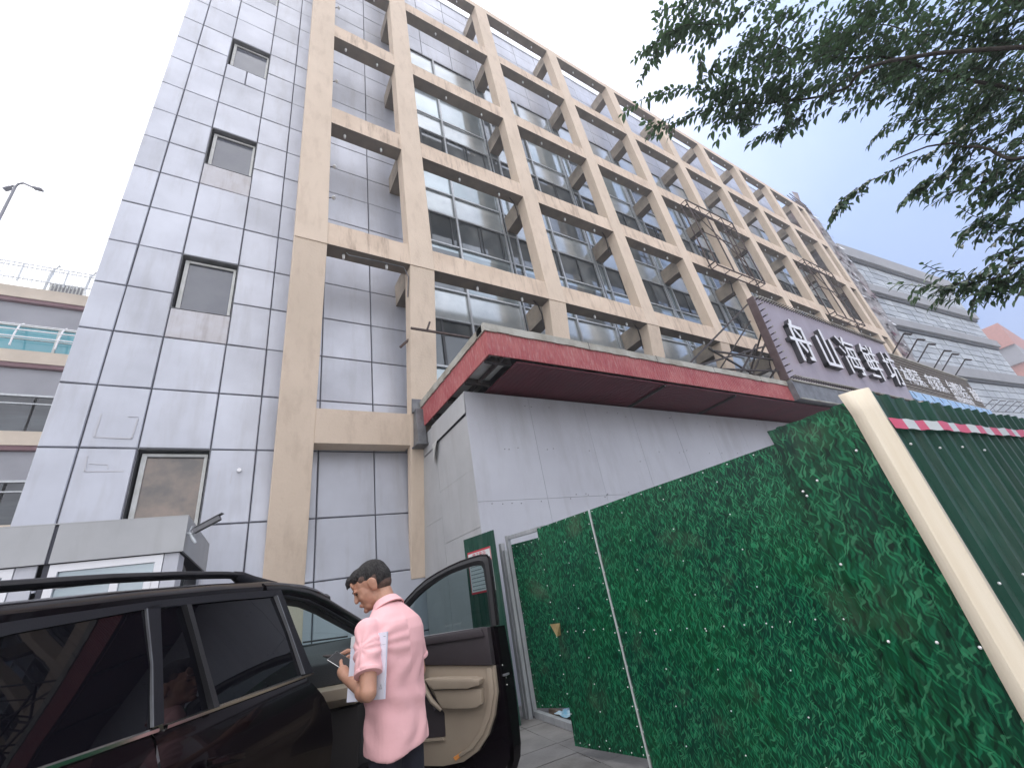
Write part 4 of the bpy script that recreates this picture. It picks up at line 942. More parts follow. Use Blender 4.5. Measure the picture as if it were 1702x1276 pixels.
while x < 8:
    L_ = .185 + .03 * math.sin(k * 2.3)
    m_ = 4
    for i in range(m_):
        a = x + L_ * i / m_; b = x + L_ * (i + 1) / m_; sk = .02
        tp.add([tape_pt(a + sk, -1), tape_pt(b + sk, -1), tape_pt(b, 1), tape_pt(a, 1)], [(0, 1, 2, 3)], k % 2)
    x += L_; k += 1
build('barrier_tape', tp, ['tapered', 'tapewhite'], None, 'pink and white barrier tape stuck along the top of the ribbed hoarding', 'tape')
# galvanised gate frame
GT = root('gate_frame', (3.3, 5.6, GZ), 'galvanised steel gate frame with paired posts and a floor sill', 'gate frame')
pd_ = Vector((-.147, -.989, 0))
c = MB(); c.box((3.245, 5.63, GZ), (3.305, 5.70, .70)); c.box((3.25, 5.56, GZ), (3.30, 5.61, .60)); c.box((3.318, 5.555, GZ + .02), (3.372, 5.615, .79)); c.box((3.29, 5.70, GZ), (3.33, 5.74, .66))
build('post', c, 'galv', GT, bevel=.004)
c = MB(); c.bar((3.35, 5.55, .755), (3.18, 4.42, .68), .05, .05); build('head_bar', c, 'galv', GT, bevel=.004)
c = MB(); c.bar((3.35, 5.55, GZ + .035), (3.17, 4.25, GZ + .035), .06, .07); c.tube([(3.36, 5.48, GZ + .01), (3.36, 5.48, GZ + .03)], .04, 10); build('sill', c, 'galv', GT, bevel=.004)
GL = root('turf_gate', (3.5, 5.1, GZ), 'inner gate leaf printed with green turf, swung inwards behind the galvanised posts', 'gate')
a = Vector((3.385, 5.58, 0)); b = Vector((3.85, 4.42, 0)); dd = (b - a); Lg = dd.length; dd /= Lg; no = Vector((-.93, -.37, 0))
c = MB(); vs = []; uv = []
for j in range(9):
    for i in range(9):
        t = Lg * i / 8; z = -1.27 + 1.93 * j / 8; p = a + dd * t + no * (.02 * mnoise.noise(Vector((t * 2, z * 1.5, 3)))); vs.append((p.x, p.y, z)); uv.append((t + 7, z))
c.add(vs, [(j * 9 + i, j * 9 + i + 1, j * 9 + i + 10, j * 9 + i + 9) for j in range(8) for i in range(8)], 0, uv)
build('turf_sheet', c, 'grass', GL, smooth=True)
c = MB()
for i in range(14):
    for t in (.03, Lg * .5): p = a + dd * t + no * .01; ball('rivet', (p.x, p.y, -1.2 + i * .14), .005, 'rivet', GL)
for i in range(8): p = a + dd * (.1 + i * .13) + no * .01; ball('rivet', (p.x, p.y, -1.24), .0062, 'rivet', GL); ball('rivet', (p.x, p.y, .62), .0062, 'rivet', GL)
c = MB(); c.bar(a + Vector((.03, 0, -.3)), b + Vector((.03, 0, -.3)), .04); c.bar(a + Vector((.03, 0, .62)), b + Vector((.03, 0, .62)), .04); build('back_frame', c, 'galv', GL)
# ribbed green sheet with the notice
SH = root('green_screen', (3.0, 5.8, GZ), 'narrow dark green ribbed sheet left of the gate posts, carrying the notice', 'screen')
sa = Vector((2.94, 6.2, 0)); sd = Vector((.162, -.987, 0)); sn = Vector((-.987, -.162, 0))
def sp_(t, o, z): p = sa + sd * t + sn * o; return (p.x, p.y, z)
c = MB(); pts = []; k = 0
while k * .12 < .74:
    for a_, h in ((0, 0), (.09, 0), (.10, 1), (.11, 1)): pts.append((min(k * .12 + a_, .745), h * -.010))
    k += 1
vs = []
for t, h in pts: vs += [sp_(t, h, GZ), sp_(t, h, .875 - .008 * t)]
c.add(vs, [(2 * i, 2 * i + 2, 2 * i + 3, 2 * i + 1) for i in range(len(pts) - 1)]); build('ribbed_sheet', c, 'greenrib', SH)
PO = root('notice_poster', sp_(.35, .01, .12), 'white construction notice with red borders taped on the green screen', 'poster')
c = MB(); c.hexa([sp_(.08, .004, .115), sp_(.635, .004, .115), sp_(.635, .010, .115), sp_(.08, .010, .115), sp_(.08, .004, .675), sp_(.635, .004, .675), sp_(.635, .010, .675), sp_(.08, .010, .675)]); build('sheet', c, 'paper2', PO)
def sbox(mb, t0, t1, z0, z1, mi=0, o=.011): mb.hexa([sp_(t0, .010, z0), sp_(t1, .010, z0), sp_(t1, o, z0), sp_(t0, o, z0), sp_(t0, .010, z1), sp_(t1, .010, z1), sp_(t1, o, z1), sp_(t0, o, z1)], mi)
c = MB(); sbox(c, .08, .635, .65, .675); sbox(c, .08, .635, .115, .14); sbox(c, .08, .092, .141, .649); sbox(c, .623, .635, .141, .649); build('red_border', c, 'redprint', PO)
rotp = (R(90), 0, math.atan2(sd.y, sd.x))
text('heading', '施工告示', .082, sp_(.20, .012, .575), rotp, 'redprint', PO, extrude=.001, sx=1.0)
c = MB()
for i in range(8):
    z = .54 - i * .05; sbox(c, .10, .615, z, z + .002, o=.0112)
for i in range(8):
    z = .508 - i * .05; x = .12
    while x < .12 + [.36, .3, .26, .4, .3, .42, .44, .3][i]: w_ = rr.uniform(.008, .02); sbox(c, x, x + w_, z, z + .016, o=.0113); x += w_ + .006
build('small_print', c, 'greyprint', PO)
c = MB(); sbox(c, .46, .52, -.36, .06, o=.012); build('tag_strip', c, 'paper2', None, 'narrow white paper strip stuck below the construction notice', 'paper strip')
# litter by the sill
c = MB(); q = random.Random(5); pts = []
for j in range(6):
    for i in range(7): pts.append((3.40 + i * .045 + q.uniform(-.01, .01) + j * .01, 4.98 + j * .07 + q.uniform(-.01, .01), GZ + .03 + .07 * q.random() * math.sin(math.pi * (i + .5) / 7) * math.sin(math.pi * (j + .5) / 6)))
c.add(pts, [(j * 7 + i, j * 7 + i + 1, j * 7 + i + 8, j * 7 + i + 7) for j in range(5) for i in range(6)])
build('plastic_bag', c, 'bagblue', None, 'crumpled blue and white plastic bag lying behind the gate sill', 'bag')
c = MB(); c.box((3.5, 5.25, GZ), (3.56, 5.5, GZ + .05)); build('wood_block', c, 'wood', None, 'small piece of scrap timber on the ground behind the turf gate', 'timber')

# ------------------------------------------------------------------ the black car
cdv = Vector((.545, .8387, 0)); cnv = Vector((.8387, -.545, 0))
def P(s, q, z): p = cdv * s - cnv * q; return (p.x, p.y, z)
V = root('parked_car', P(2.9, 2.37, GZ), 'black sport utility vehicle with roof rails and its front passenger door wide open', 'car')
MID = 2.37
def mir(q, far): return 2 * MID - q if far else q
def qside(z):
    pts = [(-1.12, 1.52), (-1.0, 1.47), (-.85, 1.43), (-.62, 1.405), (-.45, 1.40), (-.36, 1.41), (-.30, 1.425), (-.25, 1.445), (-.22, 1.465), (.30, 1.625)]
    for (a, b), (c_, d) in zip(pts, pts[1:]):
        if z <= c_: return b + (d - b) * max(0, (z - a)) / (c_ - a)
    return pts[-1][1]
ZS = [-1.08, -1.0, -.92, -.84, -.76, -.68, -.60, -.52, -.45, -.40, -.36, -.32, -.28, -.25, -.225]
def side(name, lo, hi, far=False, n=24, label=None, arch=None, parent=None):
    c = MB(); vs = []; fs = []
    for z in ZS:
        a, b = lo(z), hi(z)
        for i in range(n + 1):
            s = a + (b - a) * i / n; q = qside(z) + .05 * max(0, (s - 4.6) / .8) ** 2 + .05 * max(0, (1.3 - s) / .7) ** 2
            if -.66 < z < -.44: q -= .004
            vs.append(P(s, mir(q, far), z))
    for j in range(len(ZS) - 1):
        for i in range(n):
            a = j * (n + 1) + i
            if arch:
                s = lo(ZS[j]) + (hi(ZS[j]) - lo(ZS[j])) * (i + .5) / n; zz = (ZS[j] + ZS[j + 1]) / 2
                if math.hypot(s - arch, zz + 1.0) < .40: continue
            fs.append((a, a + 1, a + n + 2, a + n + 1))
    c.add(vs, fs); o = build(name, c, 'carpaint', parent or V, smooth=True)
    return o
def fdoor(z):
    pts = [(-1.1, 3.28), (-.9, 3.33), (-.75, 3.35), (-.62, 3.35), (-.44, 3.29), (-.35, 3.21), (-.225, 3.06)]
    for (a, b), (c_, d) in zip(pts, pts[1:]):
        if z <= c_: return b + (d - b) * (z - a) / (c_ - a)
    return pts[-1][1]
def rdoor(z): return 1.90 + .05 * max(0, (-.25 - z) / .3) ** 1.5 + (.0 if z > -.6 else (-.6 - z) * .45)
side('rear_quarter', lambda z: .66, lambda z: rdoor(z) - .006, n=44, arch=1.75)
rd_o = side('rear_door', lambda z: rdoor(z) + .006, fdoor, n=40, arch=None)
side('front_fender', lambda z: 4.38 + (-.22 - z) * .02, lambda z: 5.36 - .1 * max(0, (-.7 - z)), n=40, arch=4.62)
side('far_side', lambda z: .66, lambda z: 5.36, far=True, n=80, arch=4.62)
c = MB(); c.hexa([P(2.10, 1.375, -.40), P(2.36, 1.37, -.44), P(2.36, 1.41, -.44), P(2.10, 1.41, -.40), P(2.10, 1.375, -.365), P(2.36, 1.37, -.405), P(2.36, 1.41, -.405), P(2.10, 1.41, -.365)])
build('door_handle', c, 'carpaint', rd_o, bevel=.012, smooth=True)
# rear door cut line, a thin dark rubber strip
c = MB()
zz = [-.225, -.3, -.4, -.5, -.6, -.8, -1.0]
c.tube([P(rdoor(z), qside(z) + .02, z) for z in zz], .004, 6); build('door_gap', c, 'rubber', V)
# belt moulding
def zb(s): return -.218 + .012 * max(0, (1.95 - s))
for a, b in ((.95, 1.925), (1.965, 3.16)):
    c = MB(); n = 20; vs = []
    for i in range(n + 1):
        s = a + (b - a) * i / n; z = zb(s)
        for dq, dz in ((0.0, -.010), (-.012, -.008), (-.013, .003), (-.004, .008), (.006, .002)): vs.append(P(s, 1.465 + dq, z + dz))
    c.add(vs, [(5 * i + k, 5 * i + (k + 1) % 5, 5 * i + 5 + (k + 1) % 5, 5 * i + 5 + k) for i in range(n) for k in range(5)] + [(0, 1, 2, 3, 4), tuple(5 * n + k for k in (4, 3, 2, 1, 0))])
    build('belt_moulding', c, 'chrome', V, smooth=True, angle=50)
def gq(z): return 1.465 + (z + .22) * .31
def pane(name, poly, mt, far=False, off=0.0, th=.006, parent=None):
    c = MB(); n = len(poly); cn_ = (sum(p[0] for p in poly) / n, sum(p[1] for p in poly) / n)
    vs = []
    # subdivided fan with a slight outward curve
    rings = 5
    for r_ in range(rings + 1):
        f_ = r_ / rings
        for s, z in poly:
            ss = cn_[0] + (s - cn_[0]) * f_; z_ = cn_[1] + (z - cn_[1]) * f_
            vs.append(P(ss, mir(gq(z_) - .008 * (1 - ((z_ - .0) / .26) ** 2) + off, far), z_))
    fs = [(r_ * n + i, r_ * n + (i + 1) % n, (r_ + 1) * n + (i + 1) % n, (r_ + 1) * n + i) for r_ in range(1, rings) for i in range(n)] + [tuple(range(n, 2 * n))]
    c.add(vs, fs); return build(name, c, mt, parent or V, smooth=True, angle=60)
def band(name, top, bot, mt, q0=0.0, far=False, th=.03, parent=None):
    """strip between two polylines of equal length in (s,z) on the greenhouse plane"""
    c = MB(); vs = []
    for (a, b) in zip(top, bot):
        for (s, z), dq in ((a, 0), (b, 0), (b, th), (a, th)): vs.append(P(s, mir(gq(z) + q0 + dq, far), z))
    n = len(top); fs = [(4 * i + k, 4 * i + (k + 1) % 4, 4 * i + 4 + (k + 1) % 4, 4 * i + 4 + k) for i in range(n - 1) for k in range(4)] + [(0, 1, 2, 3), (4 * n - 1, 4 * n - 2, 4 * n - 3, 4 * n - 4)]
    c.add(vs, fs); return build(name, c, mt, parent or V)
for far in (False, True):
    pane('rear_quarter_glass', [(.98, -.20), (1.90, -.213), (1.925, .0), (1.92, .203), (1.65, .18), (1.42, .15), (1.15, .10), (1.03, .02)], 'glassdark', far)
    rg = pane('rear_door_glass', [(1.955, -.213), (3.035, -.205), (2.98, 0.03), (2.925, .247), (2.5, .232), (2.0, .205), (1.975, 0)], 'glassdark', far)
    band('window_frame_top', [(.95, .10), (1.2, .16), (1.46, .19), (2.0, .238), (2.4, .262), (3.0, .288)], [(.98, .03), (1.15, .10), (1.42, .15), (1.92, .204), (2.4, .228), (2.925, .248)], 'pillar', -.012, far)
    band('rear_pillar', [(1.925, .215), (1.925, .0), (1.90, -.205)], [(1.995, .22), (1.975, .0), (1.95, -.205)], 'pillar', -.012, far, th=.02)
    band('pillar_trim', [(1.917, .206), (1.917, .0), (1.892, -.205)], [(1.923, .206), (1.923, .0), (1.898, -.205)], 'steel', -.015, far, th=.01)
    band('glass_divider', [(2.125, .214), (2.165, .0), (2.205, -.213)], [(2.155, .216), (2.195, 0), (2.24, -.213)], 'rubber', -.03, far)
    band('middle_pillar', [(2.915, .262), (2.975, .03), (3.03, -.21)], [(3.0, .285), (3.075, .03), (3.16, -.215)], 'pillar', -.014, far)
    band('pillar_trim', [(2.915, .25), (2.972, .03), (3.026, -.205)], [(2.926, .25), (2.983, .03), (3.037, -.205)], 'steel', -.024, far)
    band('rear_corner', [(.80, .05), (.72, -.10), (.66, -.22)], [(1.0, .09), (1.0, -.05), (.98, -.22)], 'carpaint', -.004, far)
# A pillar and roof side frame, opening lining
for far in (False, True):
    c = MB(); pl = [(2.85, 1.66, .285), (3.15, 1.665, .288), (3.45, 1.67, .262), (3.72, 1.66, .20), (4.0, 1.64, .115), (4.3, 1.61, .02), (4.62, 1.57, -.10), (4.75, 1.56, -.16)]
    c.tube([P(s, mir(q, far), z) for s, q, z in pl], [.045, .045, .048, .05, .05, .05, .05, .05], 12); build('front_pillar', c, 'carpaint', V, smooth=True)
    c = MB(); c.tube([P(s + .03, mir(q + .05, far), z - .045) for s, q, z in pl[:-1]], .028, 10); build('pillar_lining', c, 'dash', V, smooth=True)
    c = MB(); c.tube([P(s - .03, mir(q - .022, far), z - .035) for s, q, z in pl[:-1]], .012, 8); build('door_seal', c, 'rubber', V, smooth=True)
band('far_window_glass', [(3.2, .24), (3.7, .15), (4.1, .02), (4.4, -.08)], [(3.2, -.21), (3.7, -.21), (4.1, -.21), (4.4, -.21)], 'clearglass', 0, True, th=.004)
# roof skin
def ze(s):
    pts = [(.78, .09), (1.1, .165), (1.46, .205), (2.0, .25), (2.5, .283), (3.0, .305), (3.4, .295), (3.6, .27), (3.76, .235)]
    for (a, b), (c_, d) in zip(pts, pts[1:]):
        if s <= c_: return b + (d - b) * max(0, (s - a)) / (c_ - a)
    return pts[-1][1]
prof = [(1.628, -.018), (1.63, .008), (1.655, .032), (1.70, .046), (1.80, .058), (2.0, .070), (2.2, .077), (2.37, .079)]
prof = prof + [(2 * MID - q, h) for q, h in prof[::-1][1:]]
c = MB(); vs = []; ns = 60
for i in range(ns + 1):
    s = .78 + (3.80 - .78) * i / ns
    for q, h in prof: vs.append(P(s, q, ze(s) + h - .02 * (1 if i in (0,) else 0)))
k = len(prof); c.add(vs, [(i * k + j, i * k + j + 1, (i + 1) * k + j + 1, (i + 1) * k + j) for i in range(ns) for j in range(k - 1)])
o = build('roof', c, 'carpaint', V, smooth=True); 
c = MB(); vs = []
for i in range(21):
    s = .85 + 2.88 * i / 20
    for q in (1.66, 2.0, 2.74, 3.08): vs.append(P(s, q, ze(s) - .03 + (.03 if 1.8 < q < 3 else 0)))
c.add(vs, [(i * 4 + j, i * 4 + j + 1, i * 4 + j + 5, i * 4 + j + 4) for i in range(20) for j in range(3)]); build('headlining', c, 'dash', V, smooth=True)
for far in (False, True):
    c = MB(); rp2 = [(1.0, .245), (1.25, .288), (1.5, .312), (1.9, .348), (2.3, .374), (2.66, .388), (2.80, .388)]
    vs = []
    for s, z in rp2:
        for a_ in range(8): th_ = 2 * math.pi * a_ / 8; vs.append(P(s, mir(1.76 + .028 * math.cos(th_), far), z + .020 * math.sin(th_)))
    n = len(rp2); c.add(vs, [(8 * i + k, 8 * i + (k + 1) % 8, 8 * i + 8 + (k + 1) % 8, 8 * i + 8 + k) for i in range(n - 1) for k in range(8)])
    ft_ = [(2.74, .388, .026, .024, .0), (2.82, .388, .032, .045, -.02), (2.95, .378, .034, .045, -.03), (3.08, .368, .030, .03, -.02), (3.2, .352, .02, .012, 0)]
    vs = []
    for s, z, rq, rz, dz in ft_:
        for a_ in range(8): th_ = 2 * math.pi * a_ / 8; vs.append(P(s, mir(1.76 + rq * math.cos(th_), far), z + dz + rz * math.sin(th_)))
    n = len(ft_); c.add(vs, [(8 * i + k, 8 * i + (k + 1) % 8, 8 * i + 8 + (k + 1) % 8, 8 * i + 8 + k) for i in range(n - 1) for k in range(8)] + [tuple(range(8)), tuple(8 * n - 1 - k for k in range(8))])
    build('roof_rail', c, 'pillar', V, smooth=True, angle=50)
# windscreen, bonnet, nose, tail, floor
c = MB(); vs = []
for i in range(9):
    u = i / 8; s = 3.76 + .92 * u; z = .262 - .40 * u + .03 * math.sin(math.pi * u)
    for j in range(9):
        v_ = j / 8 * 2 - 1; hw = (.66 + .10 * u); vs.append(P(s + .10 * (1 - v_ * v_) * .6, MID + v_ * hw, z + .03 * (1 - v_ * v_)))
c.add(vs, [(i * 9 + j, i * 9 + j + 1, i * 9 + j + 10, i * 9 + j + 9) for i in range(8) for j in range(8)]); build('windscreen', c, 'clearglass', V, smooth=True)
c = MB(); c.tube([P(4.70, 1.75, -.105), P(4.76, 2.37, -.09), P(4.70, 2.9, -.105)], .012, 6); c.tube([P(4.6, 1.8, -.075), P(4.55, 2.2, -.055)], .008, 6); build('wiper', c, 'rubber', V)
c = MB(); vs = []
for i in range(9):
    u = i / 8; s = 4.68 + .78 * u
    for j in range(11):
        v_ = j / 10 * 2 - 1; vs.append(P(s - .08 * v_ * v_ * u, MID + v_ * .90, -.135 - .10 * u ** 2 - .09 * abs(v_) ** 3 - (.16 if u == 1 else 0)))
c.add(vs, [(i * 11 + j, i * 11 + j + 1, i * 11 + j + 12, i * 11 + j + 11) for i in range(8) for j in range(10)]); build('bonnet', c, 'carpaint', V, smooth=True)
c = MB(); c.hexa([P(5.34, 1.50, -1.08), P(5.34, 3.24, -1.08), P(5.46, 3.1, -1.08), P(5.46, 1.64, -1.08), P(5.34, 1.50, -.35), P(5.34, 3.24, -.35), P(5.42, 3.1, -.38), P(5.42, 1.64, -.38)]); build('front_bumper', c, 'carpaint', V, bevel=.04, smooth=True)
for q in (1.68, 3.06):
    c = MB(); c.ell(P(5.40, q, -.50), (.10, .06, .07), n=12); build('headlight', c, 'whiteframe', V, smooth=True)
c = MB(); c.hexa([P(.56, 1.55, -1.05), P(.56, 3.2, -1.05), P(.66, 3.3, -1.05), P(.66, 1.45, -1.05), P(.64, 1.55, -.22), P(.64, 3.2, -.22), P(.68, 3.27, -.22), P(.68, 1.48, -.22)]); build('tailgate', c, 'carpaint', V, bevel=.02)
c = MB(); c.add([P(.66, 1.6, -.22), P(.66, 3.15, -.22), P(.82, 3.05, .10), P(.82, 1.7, .10)], [(0, 1, 2, 3)]); build('rear_glass', c, 'glassdark', V)
c = MB()
c.hexa([P(.7, 1.5, -1.1), P(5.3, 1.5, -1.1), P(5.3, 3.25, -1.1), P(.7, 3.25, -1.1), P(.7, 1.5, -1.0), P(5.3, 1.5, -1.0), P(5.3, 3.25, -1.0), P(.7, 3.25, -1.0)]); build('floor', c, 'carpet', V)
c = MB(); c.hexa([P(3.0, 1.46, -1.09), P(4.4, 1.46, -1.09), P(4.4, 1.56, -1.09), P(3.0, 1.56, -1.09), P(3.0, 1.46, -.96), P(4.4, 1.46, -.96), P(4.4, 1.56, -.96), P(3.0, 1.56, -.96)]); build('door_sill', c, 'carpaint', V, bevel=.015)
# dashboard
c = MB(); pr = [(4.78, -.135), (4.70, -.10), (4.40, -.095), (4.22, -.155), (4.16, -.24), (4.18, -.40)]
pr2 = [(4.18, -.40), (4.10, -.425), (4.11, -.50), (4.20, -.56), (4.6, -.58)]
c.prism([P(s, 1.58, z) for s, z in pr + [(4.7, -.41)]], None, tuple(-cnv * 1.58), 0); build('dashboard', c, 'dash', V, bevel=.012, smooth=True, angle=30)
c = MB(); c.prism([P(s, 1.58, z) for s, z in pr2], None, tuple(-cnv * 1.58), 0); build('lower_dashboard', c, 'beigetrim', V, bevel=.012, smooth=True, angle=30)
c = MB(); c.hexa([P(4.25, 1.58, -1.0), P(4.6, 1.58, -1.0), P(4.6, 3.1, -1.0), P(4.25, 3.1, -1.0), P(4.25, 1.58, -.585), P(4.6, 1.58, -.585), P(4.6, 3.1, -.585), P(4.25, 3.1, -.585)]); build('footwell', c, 'carpet', V)
c = MB(); c.tube([P(4.0 + .02 * math.cos(t / 16 * 2 * math.pi), 2.82 + .18 * math.cos(t / 16 * 2 * math.pi), -.27 + .18 * math.sin(t / 16 * 2 * math.pi)) for t in range(17)], .016, 8); c.tube([P(4.0, 2.82, -.27), P(4.2, 2.82, -.32)], .04, 8); build('steering_wheel', c, 'darktrim', V, smooth=True)
for q in (1.92, 2.82):
    c = MB(); c.hexa([P(3.25, q - .24, -.85), P(3.78, q - .24, -.85), P(3.78, q + .24, -.85), P(3.25, q + .24, -.85), P(3.25, q - .23, -.66), P(3.78, q - .23, -.62), P(3.78, q + .23, -.62), P(3.25, q + .23, -.66)])
    c.hexa([P(3.10, q - .23, -.80), P(3.28, q - .23, -.80), P(3.28, q + .23, -.80), P(3.10, q + .23, -.80), P(2.90, q - .19, -.12), P(3.0, q - .19, -.10), P(3.0, q + .19, -.10), P(2.90, q + .19, -.12)])
    c.hexa([P(2.86, q - .12, -.07), P(2.94, q - .12, -.07), P(2.94, q + .12, -.07), P(2.86, q + .12, -.07), P(2.84, q - .11, .10), P(2.92, q - .11, .10), P(2.92, q + .11, .10), P(2.84, q + .11, .10)])
    build('front_seat', c, 'darktrim', V, bevel=.04, smooth=True)
c = MB(); c.hexa([P(2.0, 1.6, -.8), P(2.15, 1.6, -.8), P(2.15, 3.1, -.8), P(2.0, 3.1, -.8), P(1.85, 1.6, -.1), P(1.98, 1.6, -.1), P(1.98, 3.1, -.1), P(1.85, 3.1, -.1)]); build('rear_seat', c, 'darktrim', V, bevel=.03)
def wheel(s, q, sg):
    ctr = Vector(P(s, q, GZ + .36)); ax = cnv * sg
    o = root('wheel_tmp', ctr, '', ''); bpy.data.objects.remove(o)
    c = MB(); ring = [(.20, .10), (.30, .11), (.345, .10), (.36, .06), (.36, -.06), (.345, -.10), (.30, -.11), (.20, -.10)]
    vs = []; n = 40
    for i in range(n):
        t = 2 * math.pi * i / n
        for r_, w_ in ring: vs.append(ctr + cdv * r_ * math.cos(t) + Vector((0, 0, 1)) * r_ * math.sin(t) + ax * w_)
    k = len(ring); c.add(vs, [(i * k + j, i * k + (j + 1) % k, ((i + 1) % n) * k + (j + 1) % k, ((i + 1) % n) * k + j) for i in range(n) for j in range(k)])
    tyre = build('wheel', c, 'rubber', V, smooth=True)
    c = MB(); c.tube([ctr + ax * .02, ctr + ax * .10], .06, 14)
    for i in range(5):
        t = 2 * math.pi * i / 5; v_ = cdv * math.cos(t) + Vector((0, 0, 1)) * math.sin(t); c.bar(ctr + ax * .08 + v_ * .04, ctr + ax * .09 + v_ * .22, .06, .03, up=tuple(ax))
    c.tube([ctr + ax * .07, ctr + ax * .105], .225, 30); build('rim', c, 'alu', tyre)
for s in (1.75, 4.62):
    wheel(s, 1.56, 1); wheel(s, 3.18, -1)
# ---- open front passenger door
Hn = Vector((1.15, 4.38, 0)); Et = Vector((.5416, -.8407, 0)); En = Vector((-.8407, -.5416, 0))
def D(t, o, z): p = Hn + Et * t + En * o; return (p.x, p.y, z)   # o > 0: cabin side of the door
def dprism(mb, poly, o0, o1, mi=0): mb.prism([D(t, o0, z) for t, z in poly], None, tuple(En * (o1 - o0)), mi)
DOOR = MB()
body = [(0, -.20), (.3, -.19), (.7, -.18), (1.17, -.18), (1.185, -.40), (1.18, -.62), (1.18, -.90), (1.16, -1.0), (1.10, -1.07), (.95, -1.09), (.3, -1.09), (0, -1.06)]
dprism(DOOR, body, -.045, -.005)
door = build('front_door', DOOR, 'carpaint', V, bevel=.004)
# outer skin, bulged
c = MB(); vs = []; m_ = 12; n = 14
for j in range(m_ + 1):
    z = -.19 - .90 * j / m_; bulge = .065 + .055 * math.sin(math.pi * min(1, (j + 1) / m_)) 
    e = 1.20 - (3.0 * (-.95 - z) ** 2 if z < -.95 else 0)
    for i in range(n + 1):
        t = e * i / n; vs.append(D(t + (.012 if i == n else 0), -.05 - bulge * (1 - .25 * (i == n)), z))
c.add(vs, [(j * (n + 1) + i, j * (n + 1) + i + 1, (j + 1) * (n + 1) + i + 1, (j + 1) * (n + 1) + i) for j in range(m_) for i in range(n)])
# closing face along the rear edge
ev = []
for j in range(m_ + 1):
    z = -.19 - .90 * j / m_; e = 1.20 - (3.0 * (-.95 - z) ** 2 if z < -.95 else 0); bulge = .065 + .055 * math.sin(math.pi * min(1, (j + 1) / m_))
    ev += [D(e + .012, -.05 - bulge * .75, z), D(e - .008, -.03, z)]
c.add(ev, [(2 * j, 2 * j + 1, 2 * j + 3, 2 * j + 2) for j in range(m_)])
build('outer_skin', c, 'carpaint', door, smooth=True)
fo = [(.03, -.17), (.12, -.05), (.22, .05), (.34, .135), (.45, .20), (.56, .25), (.68, .285), (.80, .312), (.92, .332), (1.03, .342), (1.13, .345), (1.185, .335), (1.20, .30), (1.20, .1), (1.195, -.18)]
fi = [(.12, -.17), (.19, -.07), (.28, .03), (.40, .112), (.49, .16), (.59, .20), (.69, .235), (.79, .26), (.91, .275), (1.02, .283), (1.09, .281), (1.125, .268), (1.138, .24), (1.145, .07), (1.14, -.18)]
c = MB(); vs = []
for (a, b) in zip(fo, fi):
    m__ = ((a[0] + b[0]) / 2, (a[1] + b[1]) / 2)
    vs += [D(a[0], -.012, a[1]), D(m__[0], .004, m__[1]), D(b[0], -.012, b[1]), D(b[0], -.05, b[1]), D(a[0], -.065, a[1])]
n = len(fo); c.add(vs, [(5 * i + k, 5 * i + (k + 1) % 5, 5 * i + 5 + (k + 1) % 5, 5 * i + 5 + k) for i in range(n - 1) for k in range(5)] + [(0, 1, 2, 3, 4), tuple(5 * n - 1 - k for k in range(5))])
build('window_frame', c, 'rubber', door, smooth=True, angle=35)
c = MB(); c.tube([D(a[0], -.02, a[1] + .004) for a in fo], .011, 8); build('frame_seal', c, 'carpaint', door, smooth=True)
c = MB(); c.add([D(t, -.028 + .0 * z, z) for t, z in [(b[0] + (.012 if b[0] > 1.1 else 0), b[1] + .006) for b in fi]], [tuple(range(len(fi)))]); build('door_glass', c, 'doorglass', door)
# trim
tr = [(.10, -.175), (.4, -.172), (1.08, -.172), (1.145, -.18), (1.15, -.43), (.90, -.405), (.56, -.372), (.10, -.33)]
c = MB(); dprism(c, tr, -.004, .055); dprism(c, [(.10, -.178), (1.10, -.178), (1.12, -.235), (.10, -.225)], .0551, .075); build('upper_trim', c, 'darktrim', door, bevel=.008, smooth=True, angle=30)
bt = [(.10, -.335), (.56, -.377), (.90, -.41), (1.15, -.435), (1.148, -.60), (1.10, -.74), (1.03, -.85), (.93, -.94), (.80, -.995), (.62, -1.015), (.10, -1.0)]
c = MB(); dprism(c, bt, -.004, .030)
dprism(c, [(1.09, -.44), (1.135, -.445), (1.13, -.60), (1.075, -.74), (1.0, -.84), (.90, -.92), (.78, -.965), (.77, -.945), (.88, -.90), (.97, -.82), (1.035, -.72), (1.08, -.59)], .0301, .045)
build('lower_trim', c, 'beigetrim', door, bevel=.006, smooth=True, angle=30)
c = MB(); dprism(c, [(.56, -.455), (.72, -.462), (1.0, -.485), (1.06, -.50), (1.05, -.535), (.95, -.548), (.64, -.53), (.60, -.50)], .0302, .115); dprism(c, [(.62, -.535), (.95, -.552), (1.05, -.56), (1.04, -.655), (.98, -.675), (.80, -.67), (.69, -.655), (.655, -.61)], .0302, .088); build('armrest', c, 'beigetrim', door, bevel=.014, smooth=True, angle=30)
c = MB(); dprism(c, [(.10, -.40), (.48, -.40), (.54, -.52), (.62, -.63), (.67, -.70), (.665, -.84), (.10, -.85)], .0301, .034); build('map_pocket', c, 'darktrim', door)
c = MB(); c.tube([D(.50, .07, -.27), D(.515, .09, -.33), D(.53, .10, -.42), D(.565, .105, -.52), D(.61, .10, -.60), D(.665, .06, -.67)], [.016, .018, .018, .018, .018, .014], 8); build('pull_handle', c, 'beigetrim', door, smooth=True)
c = MB(); c.tube([D(.475, .06, -.29), D(.49, .085, -.36), D(.51, .09, -.46), D(.55, .09, -.56), D(.62, .07, -.66)], .016, 8); build('pull_dark_strip', c, 'darktrim', door, smooth=True)  # dark trim strip running beside the pull handle
c = MB(); dprism(c, [(.655, -.845), (.10, -.85), (.10, -.862), (.66, -.858)], .0302, .05); build('pocket_lip', c, 'beigetrim', door)
